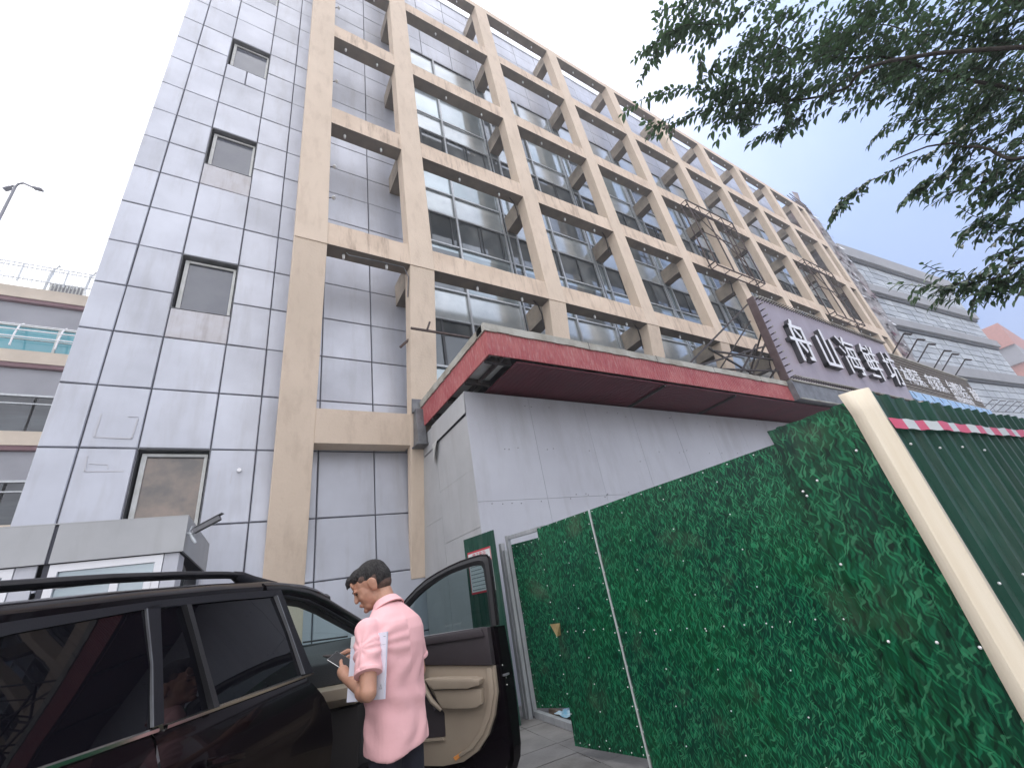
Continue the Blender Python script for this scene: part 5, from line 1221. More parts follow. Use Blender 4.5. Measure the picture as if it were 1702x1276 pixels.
c = MB(); dprism(c, [(.72, -.965), (.79, -.935), (.805, -.955), (.74, -.985)], .0302, .038); build('courtesy_lamp', c, 'amber', door, bevel=.003)
c = MB(); c.bar(D(1.20, -.02, -.51), D(1.20, -.075, -.51), .03, .012)

for z in (-.445, -.53, -.575): c.ell(D(1.195, -.02 - (.03 if z < -.5 else 0), z), (.007,) * 3, n=8, mi=1)
build('latch', c, ['steel', 'chrome'], door)
c = MB(); c.ell(D(.16, -.22, -.10), (.07, .12, .09), n=14); c.bar(D(.12, -.08, -.16), D(.14, -.2, -.13), .06, .04); build('mirror', c, 'carpaint', door, smooth=True)

# ------------------------------------------------------------------ the man
M0 = Vector((.835, 2.83, 0)); mf = Vector((-.41, .912, 0)); ml = Vector((-.912, -.41, 0))
def H(x, y, z): p = M0 + ml * x + mf * y; return (p.x, p.y, GZ + z)
def rotz(a): return Matrix.Rotation(a, 3, 'Z').to_quaternion()
import mathutils
basis = Matrix((ml, mf, Vector((0, 0, 1)))).transposed()      # local -> world
def E_(mb, c, r, euler=(0, 0, 0), n=18, mi=0):
    rot = (basis @ mathutils.Euler(euler).to_matrix()); c = Vector(H(*c)); vs = []; fs = []; k = n // 2
    for i in range(k + 1):
        th = math.pi * i / k
        for j in range(n):
            ph = 2 * math.pi * j / n; vs.append(c + rot @ Vector((r[0] * math.sin(th) * math.cos(ph), r[1] * math.sin(th) * math.sin(ph), r[2] * math.cos(th))))
    for i in range(k):
        for j in range(n): fs.append((i * n + j, (i + 1) * n + j, (i + 1) * n + (j + 1) % n, i * n + (j + 1) % n))
    mb.add(vs, fs, mi)
def cap(mb, a, b, ra, rb, n=12): mb.capsule(H(*a), H(*b), ra, rb, n)
MAN = root('person', (M0.x, M0.y, GZ), 'man in a pink polo shirt looking down at his phone beside the open car door', 'person')
# head frame: turned left and bent down
hc = Vector((.035, .135, 1.553)); he = mathutils.Euler((R(-34), R(0), R(20)), 'XYZ')
HBm = basis @ (Matrix.Rotation(R(-44), 3, 'Z') @ Matrix.Rotation(R(-28), 3, 'X'))
HC = Vector(H(*hc))
def hpnt(x, y, z): return HC + HBm @ Vector((x * 1.05, y * 1.10, z * 1.09))       # x: his left, y: face forward, z: up
def hE(mb, c, r, n=16, rx=0, mi=0):
    rot = HBm @ Matrix.Rotation(rx, 3, 'X'); c = hpnt(*c); vs = []; fs = []; k = n // 2; r = (r[0] * 1.05, r[1] * 1.10, r[2] * 1.09)
    for i in range(k + 1):
        th = math.pi * i / k
        for j in range(n):
            ph = 2 * math.pi * j / n; vs.append(c + rot @ Vector((r[0] * math.sin(th) * math.cos(ph), r[1] * math.sin(th) * math.sin(ph), r[2] * math.cos(th))))
    for i in range(k):
        for j in range(n): fs.append((i * n + j, (i + 1) * n + j, (i + 1) * n + (j + 1) % n, i * n + (j + 1) % n))
    mb.add(vs, fs, mi)
bd = MB()
hE(bd, (0, -.012, .03), (.076, .094, .088)); hE(bd, (0, .035, -.02), (.066, .058, .085)); hE(bd, (0, .05, -.075), (.046, .038, .035))
hE(bd, (0, .02, -.06), (.058, .06, .05)); hE(bd, (.035, .062, -.028), (.024, .022, .025)); hE(bd, (-.035, .062, -.028), (.024, .022, .025))
hE(bd, (0, .088, .022), (.052, .014, .012)); hE(bd, (0, .085, .055), (.05, .012, .03))
bd.capsule(hpnt(0, .090, .015), hpnt(0, .106, -.020), .010, .013); hE(bd, (0, .107, -.026), (.016, .011, .009)); 
hE(bd, (0, .093, -.052), (.022, .012, .007)); hE(bd, (0, .091, -.062), (.02, .012, .007)); hE(bd, (0, .082, -.092), (.020, .018, .015))
for sx_ in (1, -1):
    hE(bd, (sx_ * .078, -.012, -.006), (.010, .022, .034), rx=-.15); hE(bd, (sx_ * .083, -.020, .006), (.008, .018, .026), rx=-.2)
nb_ = (.0, .03, 1.41)
bd.capsule(H(0, .035, 1.40), hpnt(0, -.03, -.06), .062, .056, 16)
# torso core, legs hidden inside the clothes
cap(bd, (0, .0, .95), (0, .02, 1.30), .10, .11, 16); cap(bd, (.08, .0, 1.30), (-.08, .0, 1.30), .06, .06, 14)
# left arm (near)
LS, LE, LW = (.175, .0, 1.31), (.262, -.105, 1.045), (.195, .155, 1.105)
cap(bd, LS, LE, .052, .041, 16); cap(bd, LE, LW, .042, .027, 16); E_(bd, (.255, -.07, 1.05), (.045, .06, .045))
RS, RE_, RW = (-.158, .02, 1.30), (-.235, .06, 1.05), (-.09, .27, 1.165)
cap(bd, RS, RE_, .052, .041, 16); cap(bd, RE_, RW, .042, .027, 16)
# left hand holding the phone
def fing(pts, r0, r1):
    for i in range(len(pts) - 1):
        a = r0 + (r1 - r0) * i / (len(pts) - 1); b = r0 + (r1 - r0) * (i + 1) / (len(pts) - 1); cap(bd, pts[i], pts[i + 1], a, b, 8)
cap(bd, LW, (.165, .235, 1.135), .027, .033, 14); cap(bd, (.175, .21, 1.12), (.145, .275, 1.135), .030, .026, 12)
for i, (dx, dz) in enumerate(((0, .0), (-.004, -.017), (-.004, -.034), (.0, -.050))):
    b = (.150 + dx, .275 - i * .012, 1.140 + dz); k2 = (.115 + dx, .318 - i * .012, 1.132 + dz); t2 = (.070 + dx * 2, .330 - i * .014, 1.140 + dz * .8); t3 = (.040, .325 - i * .014, 1.153 + dz * .8)
    fing([b, k2, t2, t3], .0105, .0075)
fing([(.165, .245, 1.155), (.145, .285, 1.180), (.118, .318, 1.186)], .0125, .0085)
# right hand with the pen, over the phone
cap(bd, RW, (-.045, .325, 1.190), .026, .031, 14); cap(bd, (-.05, .315, 1.185), (-.01, .35, 1.195), .028, .024, 12)
fing([(-.01, .355, 1.205), (.022, .392, 1.228), (.050, .418, 1.215), (.066, .430, 1.205)], .0105, .0075)
fing([(-.005, .345, 1.195), (.03, .375, 1.195), (.048, .392, 1.178), (.05, .385, 1.160)], .0105, .008)
fing([(-.01, .335, 1.185), (.02, .362, 1.178), (.034, .370, 1.160), (.030, .355, 1.148)], .0105, .008)
fing([(-.018, .322, 1.175), (.005, .345, 1.160), (.012, .345, 1.145), (.005, .330, 1.138)], .0095, .0075)
fing([(-.03, .345, 1.205), (.005, .375, 1.222), (.035, .405, 1.212)], .0125, .009)
cap(bd, (.09, 0, .92), (.10, .02, .50), .06, .05, 12); cap(bd, (-.09, 0, .92), (-.10, .0, .50), .06, .05, 12)
cap(bd, (.10, .02, .50), (.11, 0, .10), .045, .035, 12); cap(bd, (-.10, 0, .50), (-.11, 0, .10), .045, .035, 12)
cap(bd, (0, 0, .97), (.09, 0, .92), .09, .06, 12); cap(bd, (0, 0, .97), (-.09, 0, .92), .09, .06, 12)
body_o = build('body', bd, 'skin', MAN); remesh(body_o, .0045, 5, .5)
# hair
hr = MB(); hE(hr, (0, -.022, .050), (.0795, .094, .082), n=24); hE(hr, (0, -.045, .02), (.078, .075, .075), n=20); hE(hr, (0, .035, .085), (.062, .055, .042), n=18)
hE(hr, (0, .085, .092), (.045, .022, .022), n=12); hE(hr, (.008, .103, .080), (.034, .012, .020), n=10); hr.capsule(hpnt(.015, .105, .083), hpnt(.012, .118, .058), .007, .003, 8); hr.capsule(hpnt(-.01, .105, .083), hpnt(-.008, .120, .062), .007, .003, 8)
ho = build('hair', hr, 'hair', MAN); remesh(ho, .005, 4, .5)
hf = MB()
for sx_ in (1, -1):
    hE(hf, (sx_ * .030, -.030, .022), (.0490, .066, .054), n=20); hE(hf, (sx_ * .046, .010, .052), (.0290, .040, .030), n=14)
hE(hf, (0, -.050, -.015), (.066, .056, .055), n=20)
hfo = build('side_hair', hf, 'hairfade', MAN); remesh(hfo, .005, 4, .5)
ey = MB()
for sx_ in (1, -1): hE(ey, (sx_ * .030, .0845, .006), (.011, .006, .005), n=10)
build('eyes', ey, 'blackmat', MAN, smooth=True)
eb = MB()
for sx_ in (1, -1): eb.capsule(hpnt(sx_ * .014, .101, .026), hpnt(sx_ * .045, .088, .028), .0042, .003, 6)
build('eyebrows', eb, 'hair', MAN, smooth=True)
lp = MB(); lp.capsule(hpnt(-.016, .101, -.057), hpnt(.016, .101, -.057), .004, .004, 6); build('lips', lp, 'lip', MAN, smooth=True)
# polo shirt: rings swept from hem to collar + sleeves, joined and remeshed
sh = MB()
rings = [(.742, .0, .0, .178, .138), (.765, .0, .0, .179, .140), (.82, 0, .0, .178, .140), (.92, 0, .004, .172, .134), (1.02, 0, .002, .170, .130), (1.12, 0, -.004, .176, .132), (1.22, 0, -.010, .184, .132), (1.29, 0, -.010, .184, .122), (1.34, 0, -.004, .168, .108), (1.38, 0, .010, .132, .092), (1.415, 0, .028, .098, .078), (1.44, 0, .038, .072, .070)]
n = 36; vs = []
for z, x0, y0, rx_, ry_ in rings:
    for i in range(n):
        a = 2 * math.pi * i / n; ca, sa_ = math.cos(a), math.sin(a); e_ = .8
        xx = x0 + rx_ * (.97 if z < 1.25 else .99) * math.copysign(abs(ca) ** e_, ca); yy = y0 + ry_ * (.97 if z < 1.25 else .99) * math.copysign(abs(sa_) ** e_, sa_)
        if z < .8: z_ = z + .012 * math.sin(a * 2)
        else: z_ = z
        vs.append(H(xx, yy, z_))
k = len(rings); sh.add(vs, [(j * n + i, j * n + (i + 1) % n, (j + 1) * n + (i + 1) % n, (j + 1) * n + i) for j in range(k - 1) for i in range(n)] + [tuple(range(n))[::-1], tuple((k - 1) * n + i for i in range(n))])
def sleeve(S_, El, u, r0, r1):
    S_ = Vector(S_); El = Vector(El); t = S_.lerp(El, u); sh.capsule(H(*S_), H(*(S_.lerp(El, u * .5))), r0, (r0 + r1) / 2 + .003, 18)
    pts = [H(*S_.lerp(El, u * q)) for q in (0, .3, .6, .9, 1.0)]; sh.tube(pts, [r0 * .95, r0, (r0 + r1) / 2 + .006, r1 + .008, r1 + .008], 22)
    return t
sleeve(LS, LE, .70, .072, .060); sleeve(RS, RE_, .70, .062, .058)
E_(sh, (.155, .0, 1.305), (.066, .072, .062)); E_(sh, (-.13, .0, 1.295), (.07, .08, .07))
so_ = build('polo_shirt', sh, 'pink', MAN); remesh(so_, .006, 7, .5)
# folds: radiate from the armpit and run down the back
me = so_.data; co_ = np.empty(len(me.vertices) * 3); me.vertices.foreach_get('co', co_); co_ = co_.reshape(-1, 3); no_ = np.empty_like(co_.ravel()); me.vertices.foreach_get('normal', no_); no_ = no_.reshape(-1, 3)
mlv = np.array(ml[:]); mfv = np.array(mf[:])
X = co_ @ mlv; Yl = co_ @ mfv; Z = co_[:, 2]
def ridge(a0, r_, th0, freq, amp, cx_, cz_, lo_, hi_):
    dx = (Yl - cx_); dz = Z - cz_; r2 = np.hypot(dx, dz); th = np.arctan2(dz, dx)
    m__ = np.exp(-((r2 - a0) / r_) ** 2) * (X > 0); return amp * m__ * np.sin(freq * th + th0 + 6 * r2)
dsp = ridge(.09, .07, 0, 9, .0032, -.06, 1.24, 0, 0) + ridge(.16, .06, 1, 6, .0022, -.06, 1.22, 0, 0)
warp = .05 * np.sin(Z * 9 + 1) + .03 * np.sin(Z * 23)
dsp += .0035 * np.sin((X - Yl * .8 + warp) * 48 + Z * 14) * np.clip((1.22 - Z) / .15, 0, 1) * np.clip((Z - .70) / .1, 0, 1)
dsp += .0045 * np.sin((Yl + X * .5 + warp * 1.4) * 26 - Z * 9 + 2) * np.clip((1.15 - Z) / .2, 0, 1)
dsp += .003 * np.sin(Z * 60 + (X + Yl) * 40) * np.exp(-((Z - 1.14) / .05) ** 2) * (X > .2)
slv = (X > .185) & (Z < 1.27); dsp += slv * .0018 * np.sin(Z * 95 + Yl * 60)
co_ += no_ * dsp[:, None]; me.vertices.foreach_set('co', co_.ravel()); me.update()
# sleeve cuff bands, collar, hem stitching
for S_, El in ((LS, LE), (RS, RE_)):
    cf_ = MB(); S_ = Vector(S_); El = Vector(El); cf_.tube([H(*S_.lerp(El, u)) for u in (.655, .675, .70, .725, .73)], [.0665, .0705, .0705, .0695, .062], 26); build('sleeve_cuff', cf_, 'pink', MAN, smooth=True)
cl = MB(); nn_ = 26; vs = []
A_n = Vector(H(0, .035, 1.405)); axis = (hpnt(0, -.03, -.06) - A_n).normalized()
sx1 = ml; fy1 = axis.cross(ml).normalized() * -1
if fy1.dot(mf) < 0: fy1 = -fy1
for i in range(nn_ + 1):
    a = R(62) + R(416) * i / nn_ * (360 - 2 * 28) / 416 - R(0)
    a = R(90 + 30) + R(300) * i / nn_
    for r_, h_ in ((.068, .012), (.064, .045), (.069, .055), (.082, .030), (.094, .004), (.088, -.001)):
        w_ = 1.0 if math.sin(a) < .3 else 1.08
        vs.append(tuple(A_n + (sx1 * math.cos(a) * r_ * 1.08 + fy1 * math.sin(a) * r_ * w_) + axis * (h_ - (.02 if math.sin(a) > .5 else 0))))
cl.add(vs, [(i * 6 + j, i * 6 + j + 1, (i + 1) * 6 + j + 1, (i + 1) * 6 + j) for i in range(nn_) for j in range(5)])
o = build('collar', cl, 'pink', MAN, smooth=True, angle=70); md = o.modifiers.new('s', 'SOLIDIFY'); md.thickness = .004
# trousers and shoes
tr_ = MB(); cap(tr_, (0, 0, .93), (0, 0, .86), .11, .112, 20); E_(tr_, (0, -.0, .84), (.150, .112, .12))
for sx_ in (1, -1):
    cap(tr_, (sx_ * .072, 0, .84), (sx_ * .09, .015, .48), .086, .072, 18); cap(tr_, (sx_ * .095, .015, .48), (sx_ * .105, -.01, .10), .070, .062, 18)
to = build('trousers', tr_, 'navy', MAN); remesh(to, .009, 5)
for sx_ in (1, -1):
    c = MB(); E_(c, (sx_ * .11, .045, .045), (.048, .13, .042)); E_(c, (sx_ * .11, -.03, .06), (.042, .055, .05)); so2 = build('shoe', c, 'shoe', MAN); remesh(so2, .006, 4)
# things held
pc = Vector((.078, .372, 1.175)); pdv = Vector((.28, .80, .50)).normalized(); pn_ = Vector((.38, -.62, .78)).normalized(); pn_ = (pn_ - pdv * pn_.dot(pdv)).normalized(); pw_ = pn_.cross(pdv).normalized()
def PH(a, b, c_): v = pc + pdv * a + pw_ * b + pn_ * c_; return H(*v)
PHN = root('mobile_phone', H(*pc), 'black mobile phone held in the left hand of the man in pink', 'phone')
c = MB(); c.hexa([PH(-.078, -.037, -.004), PH(.078, -.037, -.004), PH(.078, .037, -.004), PH(-.078, .037, -.004), PH(-.078, -.037, .004), PH(.078, -.037, .004), PH(.078, .037, .004), PH(-.078, .037, .004)]); build('case', c, 'chrome', PHN, bevel=.002)
c = MB(); c.hexa([PH(-.075, -.034, -.0055), PH(.075, -.034, -.0055), PH(.075, .034, -.0055), PH(-.075, .034, -.0055), PH(-.075, -.034, .0055), PH(.075, -.034, .0055), PH(.075, .034, .0055), PH(-.075, .034, .0055)]); build('screen', c, 'phone', PHN)
PEN = root('pen', H(.06, .42, 1.21), 'short black and silver pen in the right fingers of the man in pink', 'pen')
c = MB(); c.tube([H(-.01, .365, 1.222), H(.085, .445, 1.212)], .0052, 10); build('barrel', c, 'white', PEN, smooth=True)
c = MB(); c.tube([H(.085, .445, 1.212), H(.110, .466, 1.216), H(.128, .482, 1.222)], [.0075, .0085, .004], 10); build('cap', c, 'blacksteel', PEN, smooth=True)
FO = root('document_folder', H(.17, 0, .96), 'white document folder clamped under the left arm of the man in pink', 'folder')
fcen = Vector((.190, -.030, 1.150)); fu = Vector((.20, .98, .02)).normalized(); fv = Vector((.10, -.03, -1)).normalized(); fv = (fv - fu * fv.dot(fu)).normalized(); fw = fu.cross(fv).normalized()
if fw.x < 0: fw = -fw
def FP(a, b, c_): v = fcen + fu * a + fv * b + fw * c_; return H(*v)
def fbx(mb, a0, a1, b0, b1, c0, c1, mi=0): mb.hexa([FP(a0, b0, c0), FP(a1, b0, c0), FP(a1, b1, c0), FP(a0, b1, c0), FP(a0, b0, c1), FP(a1, b0, c1), FP(a1, b1, c1), FP(a0, b1, c1)], mi)
c = MB(); fbx(c, -.105, .135, -.148, .148, -.006, -.002); fbx(c, -.103, .133, -.146, .146, -.0018, .0018); fbx(c, -.105, .135, -.147, .148, .002, .005); build('sheets', c, 'paper', FO)
c = MB(); fbx(c, .02, .1355, -.149, -.095, .0051, .0075); build('flap', c, 'paper2', FO)
c = MB(); fbx(c, -.050, .03, .085, .105, .0051, .0058); build('red_stamp', c, 'redprint', FO)
c = MB()
for (a, b), (a2, b2) in (((-.082, .085), (-.088, .104)), ((-.088, .104), (-.076, .104)), ((-.076, .104), (-.082, .085))): c.bar(FP(a, b, .0056), FP(a2, b2, .0056), .0015, .0015)
fbx(c, -.098, -.084, -.128, -.126, .0051, .0056); fbx(c, -.100, -.07, -.09, -.089, .0051, .0056)
build('small_mark', c, 'greyprint', FO)


# ------------------------------------------------------------------ street tree leaning in from the right
MASS= [(3.29, 0.42, 4.51, 0.29, 60), (3.07, 0.66, 4.52, 0.23, 30), (3.67, 0.3, 4.22, 0.34, 90), (3.55, 0.49, 3.76, 0.29, 80), (3.83, 0.31, 3.5, 0.28, 80), (4.25, 0.04, 3.95, 0.43, 120), (4.34, -0.22, 4.14, 0.46, 120), (4.54, -0.18, 3.6, 0.41, 120), (4.86, -0.54, 3.81, 0.48, 140), (5.11, -0.64, 3.46, 0.47, 140), (4.88, -0.84, 3.4, 0.42, 110), (4.46, -0.27, 3.03, 0.22, 60), (4.97, -0.39, 2.97, 0.29, 90), (5.09, -0.48, 2.75, 0.32, 90), (4.69, -0.19, 2.67, 0.2, 70), (4.84, -0.24, 2.39, 0.23, 80), (4.75, -0.21, 2.1, 0.15, 50), (4.61, -0.04, 2.41, 0.15, 45), (4.53, -0.1, 2.12, 0.12, 32), (4.67, -0.07, 1.78, 0.09, 30), (4.62, 0.03, 1.9, 0.08, 22), (4.61, 0.15, 1.94, 0.06, 12), (4.63, 0.3, 1.58, 0.09, 34), (4.67, 0.19, 1.47, 0.1, 38), (4.68, 0.08, 1.45, 0.09, 30), (4.61, 0.43, 1.6, 0.06, 16), (4.64, 0.06, 1.58, 0.06, 14), (3.37, 0.74, 3.62, 0.19, 34), (3.46, 0.65, 3.41, 0.1, 22), (5.36, -0.43, 4.48, 0.42, 90), (6.04, -0.56, 3.88, 0.41, 90), (6.13, -0.77, 3.7, 0.34, 70)]
SPR= [[(2.61, 0.93, 4.04), (2.74, 0.79, 4.13), (2.91, 0.6, 4.19), (3.11, 0.42, 4.22)], [(2.73, 1.03, 3.94), (2.78, 0.92, 4.08), (2.84, 0.78, 4.21)], [(3.07, 0.79, 3.61), (3.06, 0.68, 3.79), (3.07, 0.58, 3.95)], [(2.56, 1.2, 3.62), (2.71, 1.05, 3.72), (2.93, 0.87, 3.75), (3.22, 0.72, 3.7), (3.4, 0.59, 3.72)], [(2.85, 1.16, 3.42), (2.99, 1.02, 3.51), (3.17, 0.88, 3.55), (3.36, 0.69, 3.58)], [(2.72, 1.13, 3.53), (2.87, 1.15, 3.57), (3.04, 1.02, 3.63)], [(3.52, 0.76, 3.17), (3.66, 0.64, 3.23), (3.81, 0.52, 3.26), (3.91, 0.37, 3.35), (4.01, 0.2, 3.42), (4.13, 0.05, 3.48)], [(3.52, 0.73, 3.18), (3.67, 0.57, 3.22), (3.82, 0.42, 3.26)], [(3.77, 0.07, 2.97), (3.88, -0.0, 3.02), (4.01, -0.14, 3.05), (4.15, -0.25, 3.06)], [(4.02, 0.71, 2.33), (4.1, 0.62, 2.46), (4.19, 0.51, 2.56), (4.31, 0.39, 2.63), (4.44, 0.24, 2.66), (4.56, 0.12, 2.7), (4.69, -0.05, 2.71)], [(4.0, 0.66, 2.38), (4.08, 0.55, 2.5), (4.19, 0.44, 2.57)], [(3.97, 0.21, 2.69), (4.05, 0.1, 2.79), (4.18, -0.01, 2.82), (4.35, -0.13, 2.77)], [(4.04, 0.19, 2.58), (4.14, 0.1, 2.65), (4.26, -0.01, 2.7), (4.42, -0.1, 2.66)], [(4.04, -0.08, 2.78), (4.1, -0.19, 2.89), (4.2, -0.3, 2.94), (4.34, -0.41, 2.94)], [(4.15, 0.31, 2.18), (4.24, 0.21, 2.28), (4.36, 0.09, 2.33), (4.5, -0.05, 2.3)], [(4.14, 0.28, 2.2), (4.24, 0.14, 2.3), (4.35, 0.04, 2.34)], [(4.18, 0.17, 2.13), (4.31, 0.08, 2.16), (4.45, -0.02, 2.14)], [(4.32, -0.1, 1.84), (4.43, -0.17, 1.9), (4.54, -0.22, 1.92)], [(4.34, 0.19, 1.78), (4.44, 0.11, 1.87), (4.58, 0.04, 1.86)], [(4.27, 0.07, 1.96), (4.42, 0.05, 1.92), (4.57, -0.01, 1.89), (4.74, -0.08, 1.76)], [(4.24, 0.62, 1.69), (4.39, 0.54, 1.65), (4.54, 0.45, 1.6), (4.68, 0.34, 1.6)], [(4.25, 0.41, 1.71), (4.4, 0.38, 1.67), (4.56, 0.3, 1.61)], [(4.36, 0.43, 1.41), (4.49, 0.34, 1.42), (4.61, 0.25, 1.45)], [(4.42, 0.14, 1.59), (4.54, 0.08, 1.63), (4.66, -0.03, 1.63)], [(4.43, 0.17, 1.23), (4.53, 0.11, 1.32)], [(2.62, 0.61, 4.21), (2.81, 0.49, 4.25), (3.01, 0.31, 4.28)], [(2.75, 0.7, 4.12), (2.92, 0.55, 4.17), (3.2, 0.39, 4.13)], [(3.66, 0.47, 3.07), (3.67, 0.45, 3.25), (3.66, 0.41, 3.44)], [(3.37, 0.72, 3.19), (3.4, 0.69, 3.34), (3.41, 0.63, 3.52)], [(3.13, 0.61, 3.59), (3.12, 0.63, 3.75), (3.19, 0.51, 3.87)]]
LIMB= [[(5.1, -0.65, 2.89), (4.89, -0.43, 3.27), (4.59, -0.21, 3.7), (4.24, 0.12, 4.1), (3.76, 0.4, 4.52)], [(4.69, -0.37, 2.21), (4.6, -0.23, 2.41), (4.48, -0.07, 2.63), (4.42, 0.2, 2.73)], [(5.37, -0.86, 3.38), (5.12, -0.63, 3.78), (4.74, -0.3, 4.29)], [(4.65, -0.05, 1.55), (4.66, 0.16, 1.51), (4.62, 0.4, 1.6)], [(4.05, -0.18, 3.26), (4.0, 0.12, 3.32), (3.74, 0.51, 3.57), (3.44, 0.83, 3.81)]]
TR = root('street_tree', (6.6, -2.2, GZ), 'leafy street tree whose dark drooping branches reach in from the upper right', 'tree')
q = random.Random(21)
tb = MB()
tb.tube([(6.6, -2.2, GZ), (6.55, -2.15, 0), (6.4, -2.0, 1.2), (6.25, -1.8, 2.2)], [.19, .16, .14, .12], 14)
build('trunk', tb, 'bark', TR, smooth=True)
lb = MB()
for L_ in LIMB:
    pts = [(6.3, -1.85, 1.6 + .1 * len(L_))] + [((6.3 + L_[0][0]) / 2, (-1.85 + L_[0][1]) / 2 - .1, (2.1 + L_[0][2]) / 2 + .1)] + L_
    sm = []
    for a_, b_, c_, d_ in zip([pts[0]] + pts, pts, pts[1:], pts[2:] + [pts[-1]]):
        for u in (0, .25, .5, .75):
            A_1, B_1, C_1, D_1 = (Vector(v) for v in (a_, b_, c_, d_))
            sm.append(.5 * ((2 * B_1) + (C_1 - A_1) * u + (2 * A_1 - 5 * B_1 + 4 * C_1 - D_1) * u * u + (3 * B_1 - A_1 - 3 * C_1 + D_1) * u ** 3) + Vector((q.uniform(-.02, .02),) * 3))
    sm.append(Vector(pts[-1])); n = len(sm); lb.tube(sm, [.019 * (1 - i / n) ** 1.2 + .004 for i in range(n)], 8)
for L_ in ([(6.3, -1.85, 2.1), (6.2, -2.0, 3.4), (6.0, -2.3, 4.8), (5.8, -2.6, 6.0)], [(6.35, -1.9, 1.9), (7.4, -2.2, 3.0), (8.6, -2.5, 4.2)], [(6.3, -1.9, 2.0), (5.9, -3.0, 3.2), (5.2, -4.2, 4.4)], [(6.3, -1.8, 2.0), (7.4, -2.0, 3.2), (8.6, -2.4, 4.4)]):
    n = len(L_); lb.tube(L_, [.08 * (1 - i / n) + .01 for i in range(n)], 8)
build('limbs', lb, 'bark', TR, smooth=True)
tw = MB(); lv_v = []; lv_f = []
def leaf(p, d, n_, L_, W_):
    """pointed oval leaf folded along its midrib"""
    o = len(lv_v); s = d.cross(n_).normalized(); up = s.cross(d).normalized(); dr = -.12 * L_
    def a(u, w_, h): return tuple(p + d * (L_ * u) + s * (W_ * w_) + up * (h * L_) + Vector((0, 0, dr * u * u)))
    lv_v.extend([a(0, 0, 0), a(.28, .42, .06), a(.62, .40, .07), a(1, 0, -.05), a(.62, -.40, .07), a(.28, -.42, .06), a(.45, 0, 0)])
    lv_f.extend([(o, o + 1, o + 6), (o + 1, o + 2, o + 6), (o + 2, o + 3, o + 6), (o + 3, o + 4, o + 6), (o + 4, o + 5, o + 6), (o + 5, o, o + 6)])
def twig(pts, step, L0, th=.0025):
    pts = [Vector(p) for p in pts]; tw.tube(pts, [th * (1.2 - .9 * i / len(pts)) for i in range(len(pts))], 4)
    k = 0
    for a, b in zip(pts, pts[1:]):
        d = (b - a); L_ = d.length; d = d.normalized(); n = max(1, int(L_ / step)); s = d.cross(Vector((0, 0, 1))).normalized()
        for i in range(n):
            p = a + (b - a) * ((i + q.random() * .3) / n); side_ = 1 if k % 2 else -1; k += 1
            dd_ = (d * .55 + s * side_ * q.uniform(.5, .95) + Vector((q.uniform(-.2, .2), q.uniform(-.2, .2), q.uniform(-.55, .05)))).normalized()
            nn_ = Vector((q.uniform(-.5, .5), q.uniform(-.5, .5), 1)).normalized()
            l_ = L0 * q.uniform(.75, 1.25); leaf(p, dd_, nn_, l_, l_ * .52)
    d = (pts[-1] - pts[-2]).normalized(); leaf(pts[-1], d, Vector((0, 0, 1)), L0 * .9, L0 * .42)
def spray(base, d, L_, L0=.076):
    d = d.normalized(); pts = [base]; n = 5
    for i in range(n):
        d = (d + Vector((0, 0, -.10)) + Vector((q.uniform(-.12, .12),) * 3) * .5).normalized(); pts.append(pts[-1] + d * L_ / n)
    twig(pts, .028, L0)
for (x, y, z, r_, cnt) in MASS:
    if z < 3.0: r_ *= .78; cnt *= .62
    c0 = Vector((x, y, z)); away = Vector((x - 6.3, y + 1.85, (z - 2.4) * .4)).normalized()
    for i in range(int(cnt * .54)):
        v = Vector((q.gauss(0, 1), q.gauss(0, 1), q.gauss(0, .8))); v = v.normalized() * r_ * q.random() ** .4
        d = (away + Vector((q.uniform(-.7, .7), q.uniform(-.7, .7), q.uniform(-.45, .3)))).normalized()
        L_ = q.uniform(.16, .32); spray(c0 + v - d * L_ * .5, d, L_)
for pl in SPR:
    base = [Vector(p) for p in pl[::-1]]
    twig(base, .024, .068, .004)
    for a, b in zip(base[:-1], base[1:]):
        for i in range(3):
            p = a.lerp(b, q.random()); d = (b - a).normalized() + Vector((q.uniform(-.6, .6), q.uniform(-.6, .6), q.uniform(-.6, .2)))
            if a is not base[-2]: spray(p, d, q.uniform(.08, .2), .066)
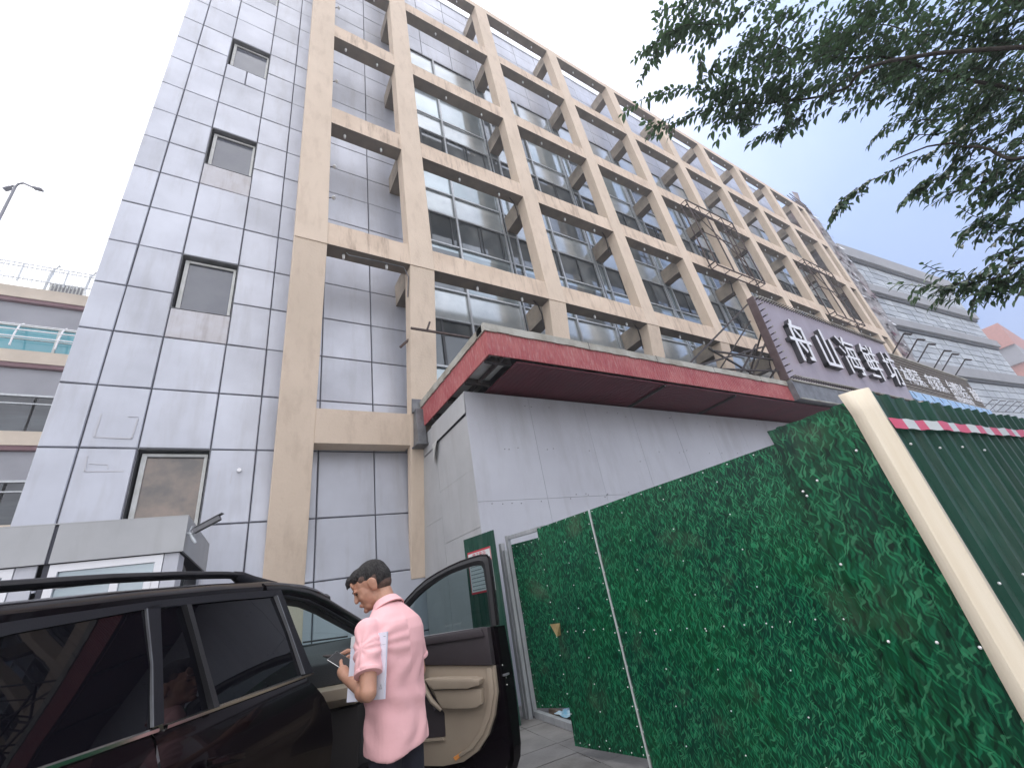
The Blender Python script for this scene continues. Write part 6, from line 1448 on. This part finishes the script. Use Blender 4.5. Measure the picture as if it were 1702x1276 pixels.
# the rest of the crown, over and beside the camera's right shoulder
for (x, y, z, r_, cnt) in ((6.6, -2.4, 5.6, 1.5, 260), (8.6, -2.6, 4.6, 1.3, 200), (5.6, -3.8, 4.6, 1.3, 200), (8.8, -2.2, 4.8, 1.1, 150), (5.6, -3.2, 5.6, .9, 120), (7.2, -3.6, 4.2, 1.3, 160)):
    for i in range(cnt):
        v = Vector((q.gauss(0, 1), q.gauss(0, 1), q.gauss(0, 1))).normalized() * r_ * q.random() ** .4; d = Vector((q.uniform(-1, 1), q.uniform(-1, 1), q.uniform(-.5, .4))).normalized()
        spray(Vector((x, y, z)) + v, d, q.uniform(.3, .5), .12)
build('twigs', tw, 'bark', TR)
lm = MB(); lm.v = lv_v; lm.f = lv_f; lm.mi = [0] * len(lv_f)
me = bpy.data.meshes.new('foliage'); me.from_pydata([Vector(v) - ORG[TR] for v in lm.v], [], lm.f); me.materials.append(M['leaf'])
o = bpy.data.objects.new('foliage', me); C.objects.link(o); o.parent = TR
# leaves let some light through
t = M['leaf'].node_tree; b = t.nodes['Principled BSDF']; tr = t.nodes.new('ShaderNodeBsdfTranslucent'); tr.inputs[0].default_value = (.08, .15, .06, 1)
mxs = t.nodes.new('ShaderNodeMixShader'); mxs.inputs[0].default_value = .32; outn = [n for n in t.nodes if n.type == 'OUTPUT_MATERIAL'][0]
t.links.new(b.outputs[0], mxs.inputs[1]); t.links.new(tr.outputs[0], mxs.inputs[2]); t.links.new(mxs.outputs[0], outn.inputs[0])

# ------------------------------------------------------------------ thin haze volume, added for glare veil and paler distance
hz = bpy.data.materials.new('added_haze'); hz.use_nodes = True; ht = hz.node_tree
for n_ in list(ht.nodes): ht.nodes.remove(n_)
ho_ = ht.nodes.new('ShaderNodeOutputMaterial'); pv = ht.nodes.new('ShaderNodeVolumePrincipled')
pv.inputs['Color'].default_value = (.93, .95, 1, 1); pv.inputs['Density'].default_value = .0028; pv.inputs['Anisotropy'].default_value = .35
ht.links.new(pv.outputs[0], ho_.inputs['Volume'])
M['added_haze'] = hz
c = MB(); c.box((-150, -150, GZ - 1.2), (150, 150, 32)); build('added_haze', c, 'added_haze', None, 'thin pale haze volume added over the street for a glare veil', 'added_haze', kind='stuff')
